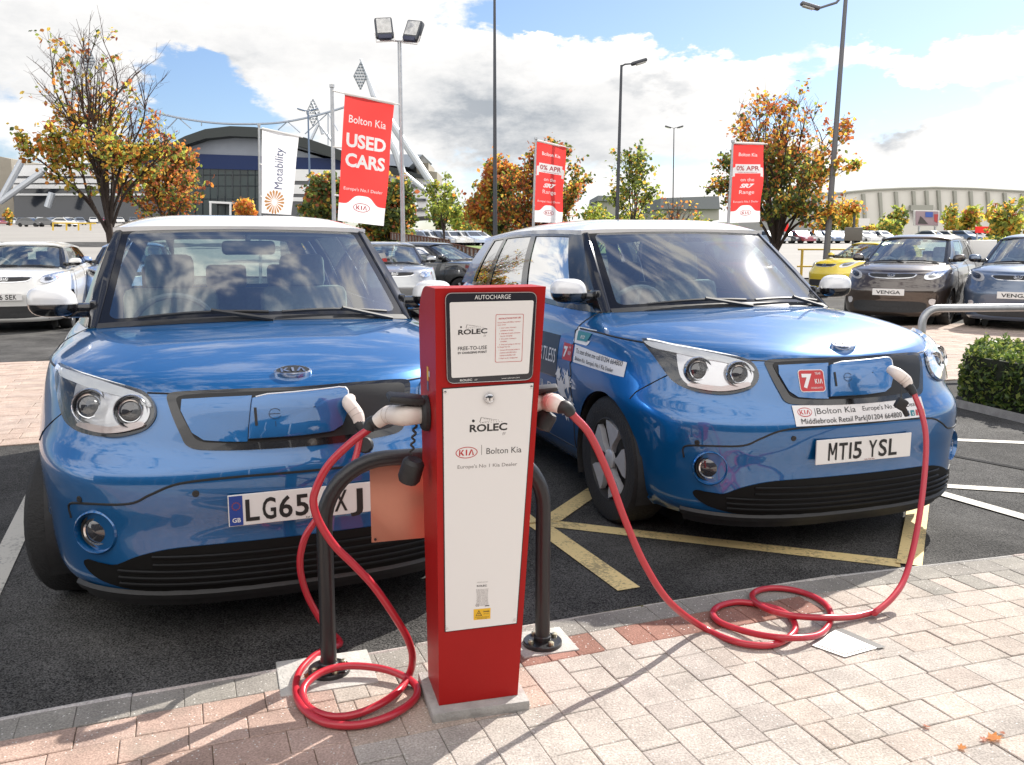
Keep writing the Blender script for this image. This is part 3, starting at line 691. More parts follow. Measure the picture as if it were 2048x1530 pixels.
# ---------------------------------------------------------------- ground
def gz(x,y):
    if y<20: return ROADZ
    r=y-20; k=min(max((-x/y-.05)/.35,0),1); k=k*k*(3-2*k)
    return ROADZ+(.017*r+.015*r*k)*min(1,r/40) if r<=230 else gz(x*250/y,250)
def asphalt_mat(name,lo,hi,fl=.0,sc=1.):
    m=bpy.data.materials.new(name); m.use_nodes=True; nt=m.node_tree; b=nt.nodes['Principled BSDF']; N=nt.nodes.new; L=nt.links.new
    tc=N('ShaderNodeTexCoord')
    n1=N('ShaderNodeTexNoise'); n1.inputs['Scale'].default_value=170*sc; n1.inputs['Detail'].default_value=3; L(tc.outputs['Object'],n1.inputs['Vector'])
    n2=N('ShaderNodeTexNoise'); n2.inputs['Scale'].default_value=.7; n2.inputs['Detail'].default_value=7; n2.inputs['Roughness'].default_value=.7; L(tc.outputs['Object'],n2.inputs['Vector'])
    vo=N('ShaderNodeTexVoronoi'); vo.inputs['Scale'].default_value=95*sc; L(tc.outputs['Object'],vo.inputs['Vector'])
    r=N('ShaderNodeValToRGB'); e=r.color_ramp.elements; e[0].position=.34; e[0].color=tuple(lo)+(1,); e[1].position=.66; e[1].color=tuple(hi)+(1,)
    a=N('ShaderNodeMath'); a.operation='MULTIPLY_ADD'; L(n2.outputs['Fac'],a.inputs[0]); a.inputs[1].default_value=.55; 
    a2=N('ShaderNodeMath'); a2.operation='MULTIPLY_ADD'; L(n1.outputs['Fac'],a2.inputs[0]); a2.inputs[1].default_value=1.1; a2.inputs[2].default_value=-.32; L(a2.outputs[0],a.inputs[2]); L(a.outputs[0],r.inputs[0])
    st=N('ShaderNodeMapRange'); st.inputs['From Min'].default_value=.16; st.inputs['From Max'].default_value=.05; L(vo.outputs['Distance'],st.inputs['Value'])
    sel=N('ShaderNodeMath'); sel.operation='GREATER_THAN'; sel.inputs[1].default_value=.72; sp=N('ShaderNodeSeparateColor'); L(vo.outputs['Color'],sp.inputs[0]); L(sp.outputs[0],sel.inputs[0])
    mm=N('ShaderNodeMath'); mm.operation='MULTIPLY'; L(st.outputs[0],mm.inputs[0]); L(sel.outputs[0],mm.inputs[1])
    mx=N('ShaderNodeMix'); mx.data_type='RGBA'; L(mm.outputs[0],mx.inputs['Factor']); L(r.outputs[0],mx.inputs['A']); mx.inputs['B'].default_value=(.34,.33,.31,1) if fl else tuple(hi)+(1,)
    n4=N('ShaderNodeTexNoise'); n4.inputs['Scale'].default_value=.9; n4.inputs['Detail'].default_value=8; n4.inputs['Roughness'].default_value=.7; n4.inputs['Distortion'].default_value=.6; L(tc.outputs['Object'],n4.inputs['Vector'])
    r4=N('ShaderNodeMapRange'); r4.inputs['From Min'].default_value=.36; r4.inputs['From Max'].default_value=.62; r4.inputs['To Min'].default_value=.55; r4.inputs['To Max'].default_value=1.18; L(n4.outputs['Fac'],r4.inputs['Value'])
    vs=N('ShaderNodeVectorMath'); vs.operation='SCALE'; L(mx.outputs['Result'],vs.inputs[0]); L(r4.outputs[0],vs.inputs['Scale']); L(vs.outputs[0],b.inputs['Base Color']); b.inputs['Roughness'].default_value=.88; b.inputs['Specular IOR Level'].default_value=.12
    bp=N('ShaderNodeBump'); bp.inputs['Strength'].default_value=.6; bp.inputs['Distance'].default_value=.006; L(vo.outputs['Distance'],bp.inputs['Height']); L(bp.outputs[0],b.inputs['Normal'])
    return m
ASPH=asphalt_mat('asphalt',(.013,.0127,.0127),(.125,.121,.116),1)
g=MB(); xs=np.concatenate([np.linspace(-900,-60,12),np.linspace(-50,50,26),np.linspace(60,900,12)]); ys=np.concatenate([np.linspace(-60,18,8),np.linspace(20,70,14),np.linspace(80,250,18),np.linspace(300,1500,8)])
g.grid([[(x,y,gz(x,y)) for x in xs] for y in ys]); tag(g.build('ground',ASPH),kind='structure')
# pavement geometry (kerb line)
KX=np.array([-9,-4,-1.5,-.95,-.30,.333,.977,1.75,2.29,4.5,9.]); KY=np.array([-.85,1.30,2.43,2.655,2.905,3.185,3.455,3.665,3.816,4.36,5.4])
def ky(x): return float(np.interp(x,KX,KY))
KD=np.array([math.cos(math.radians(20.5)),math.sin(math.radians(20.5))]); KN=np.array([KD[1],-KD[0]])  # along kerb, inward (towards camera)
K0=np.array([.333,3.11])
_ss=np.linspace(-9,9,361); _off=np.interp(np.linspace(-8.5,9,500),KX,KY); _kx=np.linspace(-8.5,9,500)
_ks=(_kx-K0[0])*KD[0]+(_off-K0[1])*KD[1]; _kn=(_kx-K0[0])*KN[0]+(_off-K0[1])*KN[1]
ker=np.ones(45)/45; _kn=np.convolve(np.pad(_kn,22,mode='edge'),ker,'valid')
def PK(s,n,z=0.):
    o=np.interp(s,_ks,_kn)*math.exp(-max(0,n-.3)/1.2)
    q=K0+KD*s+KN*(n+o); return Vector((q[0],q[1],z))
def block_mat(name):
    m=bpy.data.materials.new(name); m.use_nodes=True; nt=m.node_tree; b=nt.nodes['Principled BSDF']; N=nt.nodes.new; L=nt.links.new
    at_=N('ShaderNodeVertexColor'); at_.layer_name='Col'; tc=N('ShaderNodeTexCoord')
    n=N('ShaderNodeTexNoise'); n.inputs['Scale'].default_value=160; n.inputs['Detail'].default_value=3; L(tc.outputs['Object'],n.inputs['Vector'])
    n2=N('ShaderNodeTexNoise'); n2.inputs['Scale'].default_value=5; n2.inputs['Detail'].default_value=8; n2.inputs['Roughness'].default_value=.7; L(tc.outputs['Object'],n2.inputs['Vector'])
    r=N('ShaderNodeMapRange'); r.inputs['From Min'].default_value=.3; r.inputs['From Max'].default_value=.7; r.inputs['To Min'].default_value=.72; r.inputs['To Max'].default_value=1.22; L(n.outputs['Fac'],r.inputs['Value'])
    r2=N('ShaderNodeMapRange'); r2.inputs['From Min'].default_value=.3; r2.inputs['From Max'].default_value=.7; r2.inputs['To Min'].default_value=.70; r2.inputs['To Max'].default_value=1.16; L(n2.outputs['Fac'],r2.inputs['Value'])
    mu=N('ShaderNodeMath'); mu.operation='MULTIPLY'; L(r.outputs[0],mu.inputs[0]); L(r2.outputs[0],mu.inputs[1])
    vo=N('ShaderNodeTexVoronoi'); vo.inputs['Scale'].default_value=70; L(tc.outputs['Object'],vo.inputs['Vector'])
    pit=N('ShaderNodeMapRange'); pit.inputs['From Min'].default_value=.05; pit.inputs['From Max'].default_value=.14; pit.inputs['To Min'].default_value=.45; L(vo.outputs['Distance'],pit.inputs['Value'])
    sp=N('ShaderNodeSeparateColor'); L(vo.outputs['Color'],sp.inputs[0]); sel=N('ShaderNodeMath'); sel.operation='LESS_THAN'; sel.inputs[1].default_value=.80; L(sp.outputs[1],sel.inputs[0])
    mxp=N('ShaderNodeMath'); mxp.operation='MAXIMUM'; L(pit.outputs[0],mxp.inputs[0]); L(sel.outputs[0],mxp.inputs[1])
    mu2=N('ShaderNodeMath'); mu2.operation='MULTIPLY'; L(mu.outputs[0],mu2.inputs[0]); L(mxp.outputs[0],mu2.inputs[1])
    vm=N('ShaderNodeVectorMath'); vm.operation='SCALE'; L(at_.outputs['Color'],vm.inputs[0]); L(mu2.outputs[0],vm.inputs['Scale'])
    v2=N('ShaderNodeTexVoronoi'); v2.inputs['Scale'].default_value=110; L(tc.outputs['Object'],v2.inputs['Vector']); s2=N('ShaderNodeSeparateColor'); L(v2.outputs['Color'],s2.inputs[0])
    f1=N('ShaderNodeMath'); f1.operation='GREATER_THAN'; f1.inputs[1].default_value=.86; L(s2.outputs[0],f1.inputs[0]); f2=N('ShaderNodeMath'); f2.operation='LESS_THAN'; f2.inputs[1].default_value=.26; L(v2.outputs['Distance'],f2.inputs[0]); f3=N('ShaderNodeMath'); f3.operation='MULTIPLY'; L(f1.outputs[0],f3.inputs[0]); L(f2.outputs[0],f3.inputs[1])
    # moss and dirt in patches
    n3=N('ShaderNodeTexNoise'); n3.inputs['Scale'].default_value=1.6; n3.inputs['Detail'].default_value=9; n3.inputs['Roughness'].default_value=.72; L(tc.outputs['Object'],n3.inputs['Vector']); r3=N('ShaderNodeMapRange'); r3.inputs['From Min'].default_value=.56; r3.inputs['From Max'].default_value=.70; r3.inputs['To Max'].default_value=.55; L(n3.outputs['Fac'],r3.inputs['Value'])
    md=N('ShaderNodeMix'); md.data_type='RGBA'; L(r3.outputs[0],md.inputs['Factor']); L(vm.outputs[0],md.inputs['A']); md.inputs['B'].default_value=(.22,.20,.165,1)
    mf=N('ShaderNodeMix'); mf.data_type='RGBA'; L(f3.outputs[0],mf.inputs['Factor']); L(md.outputs['Result'],mf.inputs['A']); mf.inputs['B'].default_value=(.62,.60,.56,1); L(mf.outputs['Result'],b.inputs['Base Color'])
    b.inputs['Roughness'].default_value=.9; b.inputs['Specular IOR Level'].default_value=.25
    bp=N('ShaderNodeBump'); bp.inputs['Strength'].default_value=.5; bp.inputs['Distance'].default_value=.004; L(n.outputs['Fac'],bp.inputs['Height']); L(bp.outputs[0],b.inputs['Normal'])
    return m
BLOCK=block_mat('paving_block')
class Blocks:
    def __init__(s): s.mb=MB(); s.col=[]
    def quad(s,P,col,gap=.0009,bev=.0028,depth=.05,jit=.0015):
        P=[Vector(p) for p in P]; c=sum(P,Vector())/4
        def ins(d): 
            out=[]
            for i in range(4):
                a=(P[i-1]-P[i]).normalized(); b=(P[(i+1)%4]-P[i]).normalized(); out.append(P[i]+(a+b)*d)
            return out
        dz=random.uniform(-jit,jit); tx,ty=random.uniform(-.01,.01),random.uniform(-.01,.01)
        def lift(ps,z): return [Vector((p.x,p.y,p.z+z+dz+tx*(p.x-c.x)+ty*(p.y-c.y))) for p in ps]
        a=lift(ins(gap),-depth); b=lift(ins(gap),-bev*.7); t=lift(ins(gap+bev),0)
        fs=[(8,9,10,11)]+[(i,(i+1)%4,4+(i+1)%4,4+i) for i in range(4)]+[(4+i,4+(i+1)%4,8+(i+1)%4,8+i) for i in range(4)]
        # consistent upward winding
        if (P[1]-P[0]).cross(P[2]-P[0]).z<0: fs=[f[::-1] for f in fs]
        s.mb.add(a+b+t,fs); s.col.extend([tuple(col)+(1,)]*12)
    def build(s,name,**k):
        o=s.mb.build(name,BLOCK,smooth=False,**k); ca=o.data.color_attributes.new('Col','FLOAT_COLOR','POINT'); ca.data.foreach_set('color',np.array(s.col,np.float32).ravel()); return o
def bcol(kind='buff'):
    k=random.uniform(.93,1.06)
    c={'buff':random.choice([(.43,.37,.325),(.445,.39,.34),(.42,.375,.335),(.44,.375,.325)]),'red':random.choice([(.29,.15,.115),(.31,.165,.13),(.27,.14,.11)]),'grey':random.choice([(.27,.25,.225),(.29,.27,.24)]),'cool':random.choice([(.42,.375,.335),(.43,.385,.345),(.41,.365,.33)]),'pinkred':random.choice([(.41,.29,.24),(.43,.31,.26),(.39,.275,.225)]),'pink':random.choice([(.43,.33,.275),(.42,.33,.28),(.44,.35,.29)])}[kind]
    return tuple(x*k for x in c)
B=Blocks(); bed=MB()
S0=.20
HOLES=[]
# kerb with a worn edge, red and pink courses, then the buff field
s=-7.
while s<8:
    B.quad([PK(s,.0),PK(s+.9,.0),PK(s+.9,.024),PK(s,.024)],tuple(x*random.uniform(.93,1.05) for x in (.44,.41,.375)),gap=.0005,bev=.008,depth=.16,jit=.001)
    q=s
    for k in range(6): B.quad([PK(q,.024),PK(q+.15,.024),PK(q+.15,.150),PK(q,.150)],bcol('grey'),gap=.0006,bev=.002,jit=.001); q+=.15
    s+=.9
s=-1.02
while s<7:
    red=-.5<s<.80; 
    B.quad([PK(s,.151),PK(s+.102,.151),PK(s+.102,.300),PK(s,.300)],bcol('red' if red and random.random()<.9 else 'grey' if s<1.9 and random.random()<.4 else 'buff')); s+=.102
H_B=.122
n=.301; k=0
while n<5.:
    s=S0; first=True
    while s<7.5:
        w=random.choice([.12,.145,.165,.185]) if not(first and k%2) else .085
        first=False
        B.quad([PK(s,n),PK(s+w,n),PK(s+w,n+H_B),PK(s,n+H_B)],bcol()); s+=w
    n+=H_B; k+=1
# left of the joint line: courses across, and pink courses along the kerb at far left
s=S0; k=0
while s>-6.:
    n=.301 if s>-.95 else .151; first=True
    n0=.70 if s<=-.30 else n
    if s<=-.95: n0=.151+5*H_B
    elif s<=-.40: n0=.301+2*H_B
    n=n0
    while n<5.2:
        w=random.choice([.13,.155,.18]) if not(first and k%2) else .09
        first=False
        B.quad([PK(s-H_B,n),PK(s,n),PK(s,n+w),PK(s-H_B,n+w)],bcol('cool' if s>-1.4 else 'buff')); n+=w
    s-=H_B; k+=1
def course(n0,h,sa,sb,kind,off):
    s=sb-off
    if off: B.quad([PK(s,n0),PK(sb,n0),PK(sb,n0+h),PK(s,n0+h)],bcol(kind))
    while s>sa:
        w=min(random.choice([.16,.18,.20]),s-sa)
        if w<.03: break
        B.quad([PK(s-w,n0),PK(s,n0),PK(s,n0+h),PK(s-w,n0+h)],bcol(kind)); s-=w
for r in range(5): course(.151+r*H_B-.002*0,H_B,-6,-1.02,'pinkred' if r<4 else 'pink',.10*(r%2))
for r in range(2): course(.301+r*H_B,H_B,-1.02,-.41,'pink',.09*(r%2))
pv=B.build('pavement'); tag(pv,kind='structure')
bed.grid([[PK(s,n,-.006) for n in (.002,.5,1,2,3,5.2)] for s in np.linspace(-6.5,7.4,40)])
JOINT=mat('joint_sand',(.17,.14,.09),.95,var=.7,vscale=6,var2=(.16,.145,.04))
bo=bed.build('sand_bed',JOINT); tag(bo,kind='structure')
# painted markings and the block paved strip across the road
def sheet(name,px,m,z=ROADZ+.004,kind='structure'):
    mb=MB(); mb.add([gp(a,b,z) for a,b in px],[tuple(range(len(px)))]); return tag(mb.build(name,m,smooth=False),kind=kind)
def worn(name,c):
    m=mat(name,c,.75); nt=m.node_tree; b=nt.nodes['Principled BSDF']; N=nt.nodes.new; L=nt.links.new
    tc=N('ShaderNodeTexCoord'); n=N('ShaderNodeTexNoise'); n.inputs['Scale'].default_value=55; n.inputs['Detail'].default_value=6; n.inputs['Roughness'].default_value=.75; L(tc.outputs['Object'],n.inputs['Vector'])
    n2=N('ShaderNodeTexNoise'); n2.inputs['Scale'].default_value=4; n2.inputs['Detail'].default_value=4; L(tc.outputs['Object'],n2.inputs['Vector'])
    a=N('ShaderNodeMath'); a.operation='MULTIPLY_ADD'; a.inputs[1].default_value=.6; L(n2.outputs['Fac'],a.inputs[0]); L(n.outputs['Fac'],a.inputs[2])
    r=N('ShaderNodeMapRange'); r.inputs['From Min'].default_value=.66; r.inputs['From Max'].default_value=.76; L(a.outputs[0],r.inputs['Value'])
    mx=N('ShaderNodeMix'); mx.data_type='RGBA'; L(r.outputs[0],mx.inputs['Factor']); mx.inputs['A'].default_value=tuple(x*.45+.03 for x in c)+(1,); mx.inputs['B'].default_value=tuple(c)+(1,); L(mx.outputs['Result'],b.inputs['Base Color']); return m
YEL=worn('road_paint_yellow',(.74,.57,.27)); WHT=worn('road_paint_white',(.54,.51,.45))
def band(name,m,segs,w,z=ROADZ+.004):
    mb=MB()
    for j,(a,b) in enumerate(segs):
        A=gp(*a,ROADZ); Bp=gp(*b,ROADZ); d=(Bp-A).normalized(); nn=Vector((-d.y,d.x,0))*w/2
        q=Vector((0,0,z-ROADZ+.0015*j)); mb.add([A-nn+q,Bp-nn+q,Bp+nn+q,A+nn+q],[(0,1,2,3)])
    return tag(mb.build(name,m,smooth=False),kind='structure')
band('yellow_marking',YEL,[((1075,1045),(1800,1128)),((1062,1040),(1258,1180)),((1100,1043),(1185,985)),((1185,985),(1330,905)),((1818,1133),(1845,960)),((1060,1050),(1000,1000))],.105)
sheet('white_marking',[(64,963),(76,1022),(-120,1455),(-100,1286)],WHT)
band('white_marking',WHT,[((1905,880),(2070,887)),((1870,972),(2080,985)),((1870,985),(2080,1045))],.09)
seal=asphalt_mat('sealed_joint',(.012,.012,.013),(.02,.02,.021)); band('tar_joint',seal,[((1905,912),(2080,945))],.05)
pk=Blocks()
def strip(u,v): q=np.array([-2.3,6.6])+KD*u+np.array([-KD[1],KD[0]])*v; return Vector((q[0],q[1],ROADZ+.012))
v=0.
while v<5.0:
    u=-9.+(.1 if int(round(v/.2))%2 else 0)
    while u<14:
        pk.quad([strip(u,v),strip(u+.4,v),strip(u+.4,v+.2),strip(u,v+.2)],bcol('pink'),depth=.03,gap=.003,bev=.004,jit=.001); u+=.4
    v+=.2
tag(pk.build('block_paved_crossing'),kind='structure')
# ---------------------------------------------------------------- charging pillar
RED=mat('pillar_red',(.37,.010,.009),.42,.0,.0,spec=.22,var=.06,vscale=3,bump=.04,bscale=220)
PANELW=mat('panel_white',(.80,.765,.74),.42,0,.1,bump=.015,bscale=160); SCRB=mat('screen_frame',(.02,.02,.028),.18,0,.5); CONC=mat('concrete',(.36,.34,.32),.9,var=.2,vscale=14,bump=.3,bscale=80)
INKR=mat('print_red',(.50,.03,.03),.5); INKD=mat('print_dark',(.025,.022,.022),.5); INKG=mat('print_grey',(.20,.17,.16),.5); LABY=mat('label_yellow',(.80,.46,.02),.45); WHITEI=mat('print_white',(.78,.76,.74),.5)
BL=Vector((-.2135,2.427,.03)); BR=Vector((.017,2.490,.03)); TL=at(870,577,2.372)
DD=Vector((-.26,.965,0)).normalized()
PN=(BR-BL).cross(TL-BL).normalized(); 
if PN.y>0: PN=-PN
def face(px,py,off=.002):
    d=ray(px,py); o=Vector((0,0,CH)); t=(BL-o).dot(PN)/d.dot(PN); return o+d*t+PN*off
TR=face(1092,573,0)
pil=empty('charging_pillar',(-.11,2.55,0),0,'red electric charging post with white front panel between two blue cars','charging post')
def rel(mb,name,m,parent,**k):
    o=mb.build(name,m,parent,**k); t=Vector(); q=parent
    while q is not None: t=t+Vector(q.location); q=q.parent
    o.matrix_parent_inverse=Matrix.Translation(-t); return o
def lerp(a,b,t): return a+(b-a)*t
mb=MB(); prof=[]
NZ=14; H_=TL.z-BL.z; rows=[]
def dep(t): return .185+(.285-.185)*t
for sgn,(b0,t0) in enumerate(((BL,TL),(BR,TR))):
    row=[]
    for i in range(NZ+1):
        t=i/NZ*.90; row.append(lerp(b0,t0,t)+DD*dep(t))
    r=.115
    e=lerp(b0,t0,.90)+DD*dep(.90); top=t0+DD*(dep(1)-r*1.25)
    for k in range(1,9):
        a=k/8*math.pi/2; row.append(Vector((e.x+(top.x-e.x)*(1-math.cos(a)),e.y+(top.y-e.y)*(1-math.cos(a)),e.z+(top.z-e.z)*math.sin(a))))
    rows.append(row)
fr=[[lerp(b,t,i/NZ) for i in range(NZ+1)] for b,t in ((BL,TL),(BR,TR))]
mb.grid(fr); mb.grid(rows)
# sides: between front edge and back outline
for q,(f,r) in enumerate(zip(fr,rows)):
    fpts=[lerp(f[0],f[-1],min(1,i/(len(r)-1)*1.0)) for i in range(len(r))]
    mb.grid([[lerp(a,b,u) for a,b in zip(fpts,r)] for u in np.linspace(0,1,4)])
mb.grid([[fr[0][-1],fr[1][-1]],[rows[0][-1],rows[1][-1]]])
rel(mb,'casing',RED,pil,angle=25)
def pxpoly(mb,pts,off,mi=0,thick=0.):
    n=len(pts); A=[face(x,y,off) for x,y in pts]
    if thick:
        Bk=[face(x,y,off-thick) for x,y in pts]; mb.add(A+Bk,[tuple(range(n))]+[(i,(i+1)%n,n+(i+1)%n,n+i) for i in range(n)],mi)
    else: mb.add(A,[tuple(range(n))],mi)
def pxround(q,r,n=6):
    """rounded quad in photo coordinates of the face"""
    out=[]; Q=[Vector((a,b)) for a,b in q]
    for i in range(4):
        a=(Q[i-1]-Q[i]).normalized(); b=(Q[(i+1)%4]-Q[i]).normalized(); p0=Q[i]+a*r; p1=Q[i]+b*r
        for k in range(n+1):
            t=k/n; out.append(tuple(p0*(1-t)**2+Q[i]*2*t*(1-t)+p1*t*t))
    return out
def ptxt(mb,s,cx,cy,h,w,off,mi=0,slope=-.06,**k):
    put_text(mb,s,lambda x,y:face(cx+x+y*.03,cy-y+slope*x,off),0,0,h,w=w,mi=mi,**k)
m=MB(); pxpoly(m,[(886,778),(1066,766),(1032,1245),(891,1262)],.004,0,.006); rel(m,'front_panel',PANELW,pil,smooth=False)
m=MB(); q=[(884,776),(1068,764),(1034,1247),(889,1264)]; pxpoly(m,q,.0015); rel(m,'panel_gap',INKD,pil,smooth=False)
scr=empty('display_panel'); scr.parent=pil
m=MB(); pxpoly(m,pxround([(889,585),(1073,583),(1064,759),(893,767)],15),.006,0,.008); rel(m,'display_frame',SCRB,scr,smooth=False)
m=MB(); Q=pxround([(889,585),(1073,583),(1064,759),(893,767)],15); c=Vector((980,674)); m.tube([face(c.x+(a-c.x)*.992,c.y+(b-c.y)*.992,.0065) for a,b in Q],.0009,4,close=True); rel(m,'frame_trim',mat('trim_silver',(.55,.54,.53),.3,.8),scr)
m=MB(); pxpoly(m,pxround([(898,604),(1066,600),(1056,746),(902,755)],4,3),.0075); rel(m,'display_sheet',PANELW,scr,smooth=False)
L1=MB()
ptxt(L1,'AUTOCHARGE',984,597.5,9,72,.0078,3,slope=-.02)
def rolec(cx,base,w,h,off):
    ptxt(L1,'ROLEC',cx,base,h,w,off,0,bold=.03); sl=-.06
    pxpoly(L1,[(cx-w*.40+h*.20*math.cos(a),base-h*1.40+h*.20*math.sin(a)+.4) for a in np.linspace(0,2*math.pi,12,endpoint=False)],off)
    for i,(x0,y0,x1,y1) in enumerate(((-.22,1.22,.22,1.55),(-.22,1.22,.42,1.22),(-.2,1.95,.1,1.62),(-.2,1.95,-.24,1.3),(-.12,1.75,.30,1.42))):
        for k in range(9):
            t=k/9; a=Vector((cx+w*(x0+(x1-x0)*t),base-h*(y0+(y1-y0)*t)+sl*w*(x0+(x1-x0)*t))); pxpoly(L1,[(a.x,a.y),(a.x+w*.02,a.y-.1),(a.x+w*.02,a.y+h*.08),(a.x,a.y+h*.08)],off,1)
    ptxt(L1,'EV',cx+w*.42,base+h*.55,h*.42,w*.09,off,1,shear=.3)
rolec(944,667,58,10,.0078); ptxt(L1,'FREE-TO-USE',943.5,698.5,7.4,58,.0078,0,slope=-.05,bold=.012); ptxt(L1,'EV CHARGING POINT',943.5,706,4.4,58,.0078,0,slope=-.05,bold=.03)
ib=pxround([(990,628),(1046,627),(1042.5,722),(988.5,724)],3,3); c=Vector((1017,675))
ii=[(c.x+(a-c.x)*.965,c.y+(b-c.y)*.982) for a,b in ib]; n=len(ib); L1.add([face(a,b,.0078) for a,b in ib]+[face(a,b,.0078) for a,b in ii],[(i,(i+1)%n,n+(i+1)%n,n+i) for i in range(n)],2)
ptxt(L1,'INSTRUCTIONS FOR USE',1018,637,3,44,.0078,2,bold=.03)
for i,(tx,x0,w) in enumerate((('Ensure Smart LED Meter indicator',994,46),('button Green',994,16),('1  Insert cable / Connect',997,34),('   available in Green',999,26),('2  Verify lead of vehicle connection',997,42),('   has no charging',999,24),('3  Drive point / Connect is',997,34),('   complete',999,13),('4  Press and unplug on the way',997,42),('To Charge Your Car',993,26),('1  Connect EV charging socket to',996,42),('   machine until LED follow',998,34),('   indicator to Red/Blue hold',998,31),('2  Plug in car for charging start',996,38))):
    ptxt(L1,tx,x0+w/2,644.5+i*5.5,2.4,w,.0078,2,bold=.012)
ptxt(L1,'ROLEC',931,761.2,4.2,24,.0067,3,bold=.02); ptxt(L1,'EV',951,760,3.2,6,.0067,3,shear=.3); ptxt(L1,'www.rolecserv.com',1020,756,2.8,36,.0067,3)
rolec(976,861,75,14.5,.0043)
m_=L1
fk=lambda x,y:face(932.5+x+y*.03,904.4-y-.06*x,.0043)
put_ring(L1,ellipse2d(22,11.5),ellipse2d(20.3,10),fk,2); kia_letters(L1,fk,0,0,11.5,30,2)
pxpoly(L1,[(962,889),(963,889),(963,909),(962,909)],.0043,1)
ptxt(L1,'Bolton Kia',1007,905.5,12.5,70,.0043,0,slope=-.05); ptxt(L1,"Europe's No 1 Kia Dealer",974,933.5,7.2,119,.0043,1,slope=-.055)
for i in range(17):
    y=1178+i*2.0
    if i in (0,): ptxt(L1,'CONFORMS TO BS EN 61851',964,1164,2.0,22,.0043,1)
    ptxt(L1,random.choice(['RATED VOLTAGE 230V','RATED CURRENT 32A','FREQUENCY 50HZ','IP RATING IP65','MODE 3 TYPE 2','SERIAL NUMBER']),964,y,1.5,24+random.uniform(-3,2),.0043,1)
ptxt(L1,'ROLEC',963,1172,3.4,20,.0043,0,bold=.03)
ptxt(L1,'CE',954,1212,5,7,.0043,1); pxpoly(L1,[(969,1210),(978,1209),(978,1210.5),(969,1211.5)],.0043,0)
pxpoly(L1,[(946.5,1217.5),(980.5,1214.5),(980,1236),(946.5,1239)],.0043,4)
pxpoly(L1,[(957,1219),(963.5,1230),(950.5,1231)],.0046,0); pxpoly(L1,[(957,1221),(961.5,1229),(952.2,1229.8)],.0049,4); pxpoly(L1,[(957.5,1222.5),(955.5,1226.2),(957,1226),(956,1229),(959,1225.2),(957.4,1225.4)],.0052,0)
ptxt(L1,'DANGER',972,1222.5,2.6,13,.0046,0,bold=.03); ptxt(L1,'230 VOLTS',972,1227,2.2,11,.0046,0); ptxt(L1,'ISOLATE SUPPLY BEFORE',963.5,1233.5,1.8,27,.0046,0); ptxt(L1,'REMOVING COVER',963.5,1236.3,1.8,20,.0046,0)
rel(L1,'printed_lettering',[INKD,INKG,INKR,WHITEI,LABY],pil,smooth=False)
lk=MB(); q=face(977,795,.004); M=PN.to_track_quat('Z','Y').to_matrix(); lk.lathe([(.0145,0),(.0145,.004),(.012,.008),(.009,.006),(.0085,.010),(.001,.011)],24,0,M=M,c=q); lk.box(q+PN*.0115,(.003,.002,.011),1); rel(lk,'lock',[CHROME,INKD],pil)
fx=MB()
for px,py in ((893,1255),(1028,1239),(890,784),(1062,773)): fx.lathe([(.004,0),(.004,.0015),(.001,.002)],10,M=PN.to_track_quat('Z','Y').to_matrix(),c=face(px,py,.004))
rel(fx,'fixing_screws',CHROME,pil)
# side face helpers
def sidept(z,dfrac,right=False):
    b0,t0=(BR,TR) if right else (BL,TL); t=(z-b0.z)/(t0.z-b0.z); return lerp(b0,t0,t)+DD*dep(t)*dfrac
SNL=(TL-BL).cross(DD).normalized(); 
if SNL.x>0: SNL=-SNL
fl_=MB(); qL=sidept(.885,.50)+SNL*.002; M=SNL.to_track_quat('Z','Y').to_matrix()
fl_.lathe([(.052,0),(.052,.012),(.045,.02),(.034,.022),(.030,.008),(.001,.006)],28,0,M=M,c=qL)
Y_=M@Vector((0,1,0)); 
if Y_.z<0: Y_=-Y_
lid=[qL+SNL*.015+Vector((0,0,.046)),qL+SNL*.05+Vector((0,0,.050)),qL+SNL*.100+Vector((0,0,.036))]
fl_.box(qL+SNL*.062+Vector((0,0,.045)),(.105,.082,.022),0,M=Matrix.Rotation(math.radians(8),3,'Y')@Matrix.Rotation(math.radians(15),3,'Z'),bev=.010)
rel(fl_,'socket',PLASTIC,pil)
st=MB(); q=sidept(.99,.48)+SNL*.001; A_=DD*.013; st.add([q+A_+Vector((0,0,.03)),q-A_+Vector((0,0,.03)),q-A_-Vector((0,0,.01)),q+A_-Vector((0,0,.01))],[(0,1,2,3)],0); st.add([q+A_-Vector((0,0,.012)),q-A_-Vector((0,0,.012)),q-A_-Vector((0,0,.038)),q+A_-Vector((0,0,.038))],[(0,1,2,3)],1); q=q+DD*-.024+Vector((0,0,.012)); A_=DD*.007; st.add([q+A_+Vector((0,0,.008)),q-A_+Vector((0,0,.008)),q-A_-Vector((0,0,.008)),q+A_-Vector((0,0,.008))],[(0,1,2,3)],2)
rel(st,'warning_sticker',[LABY,mat('sticker_grey',(.15,.14,.20),.5),WHITEI],pil,smooth=False)
cp=MB(); a=qL+SNL*.035+Vector((0,-.005,-.03)); zz=[a]
cb_=a+Vector((-.012,-.02,-.085)); 
cp.tube([lerp(a,cb_,t)+Vector((.005*math.sin(t*26),0,0)) for t in np.linspace(0,1,26)],.0038,6)
Mx=(Matrix.Rotation(math.radians(18),3,'Y')@Matrix.Rotation(math.radians(10),3,'X')); cp.lathe([(.001,.034),(.022,.036),(.032,.026),(.033,-.026),(.028,-.036),(.001,-.036)],12,M=Mx,c=cb_-Vector((0,0,.045))); 
rel(cp,'socket_cap',PLASTIC,pil)
qR=sidept(.905,.45,True); SNR=(TR-BR).cross(DD).normalized(); SNR=SNR if SNR.x>0 else -SNR
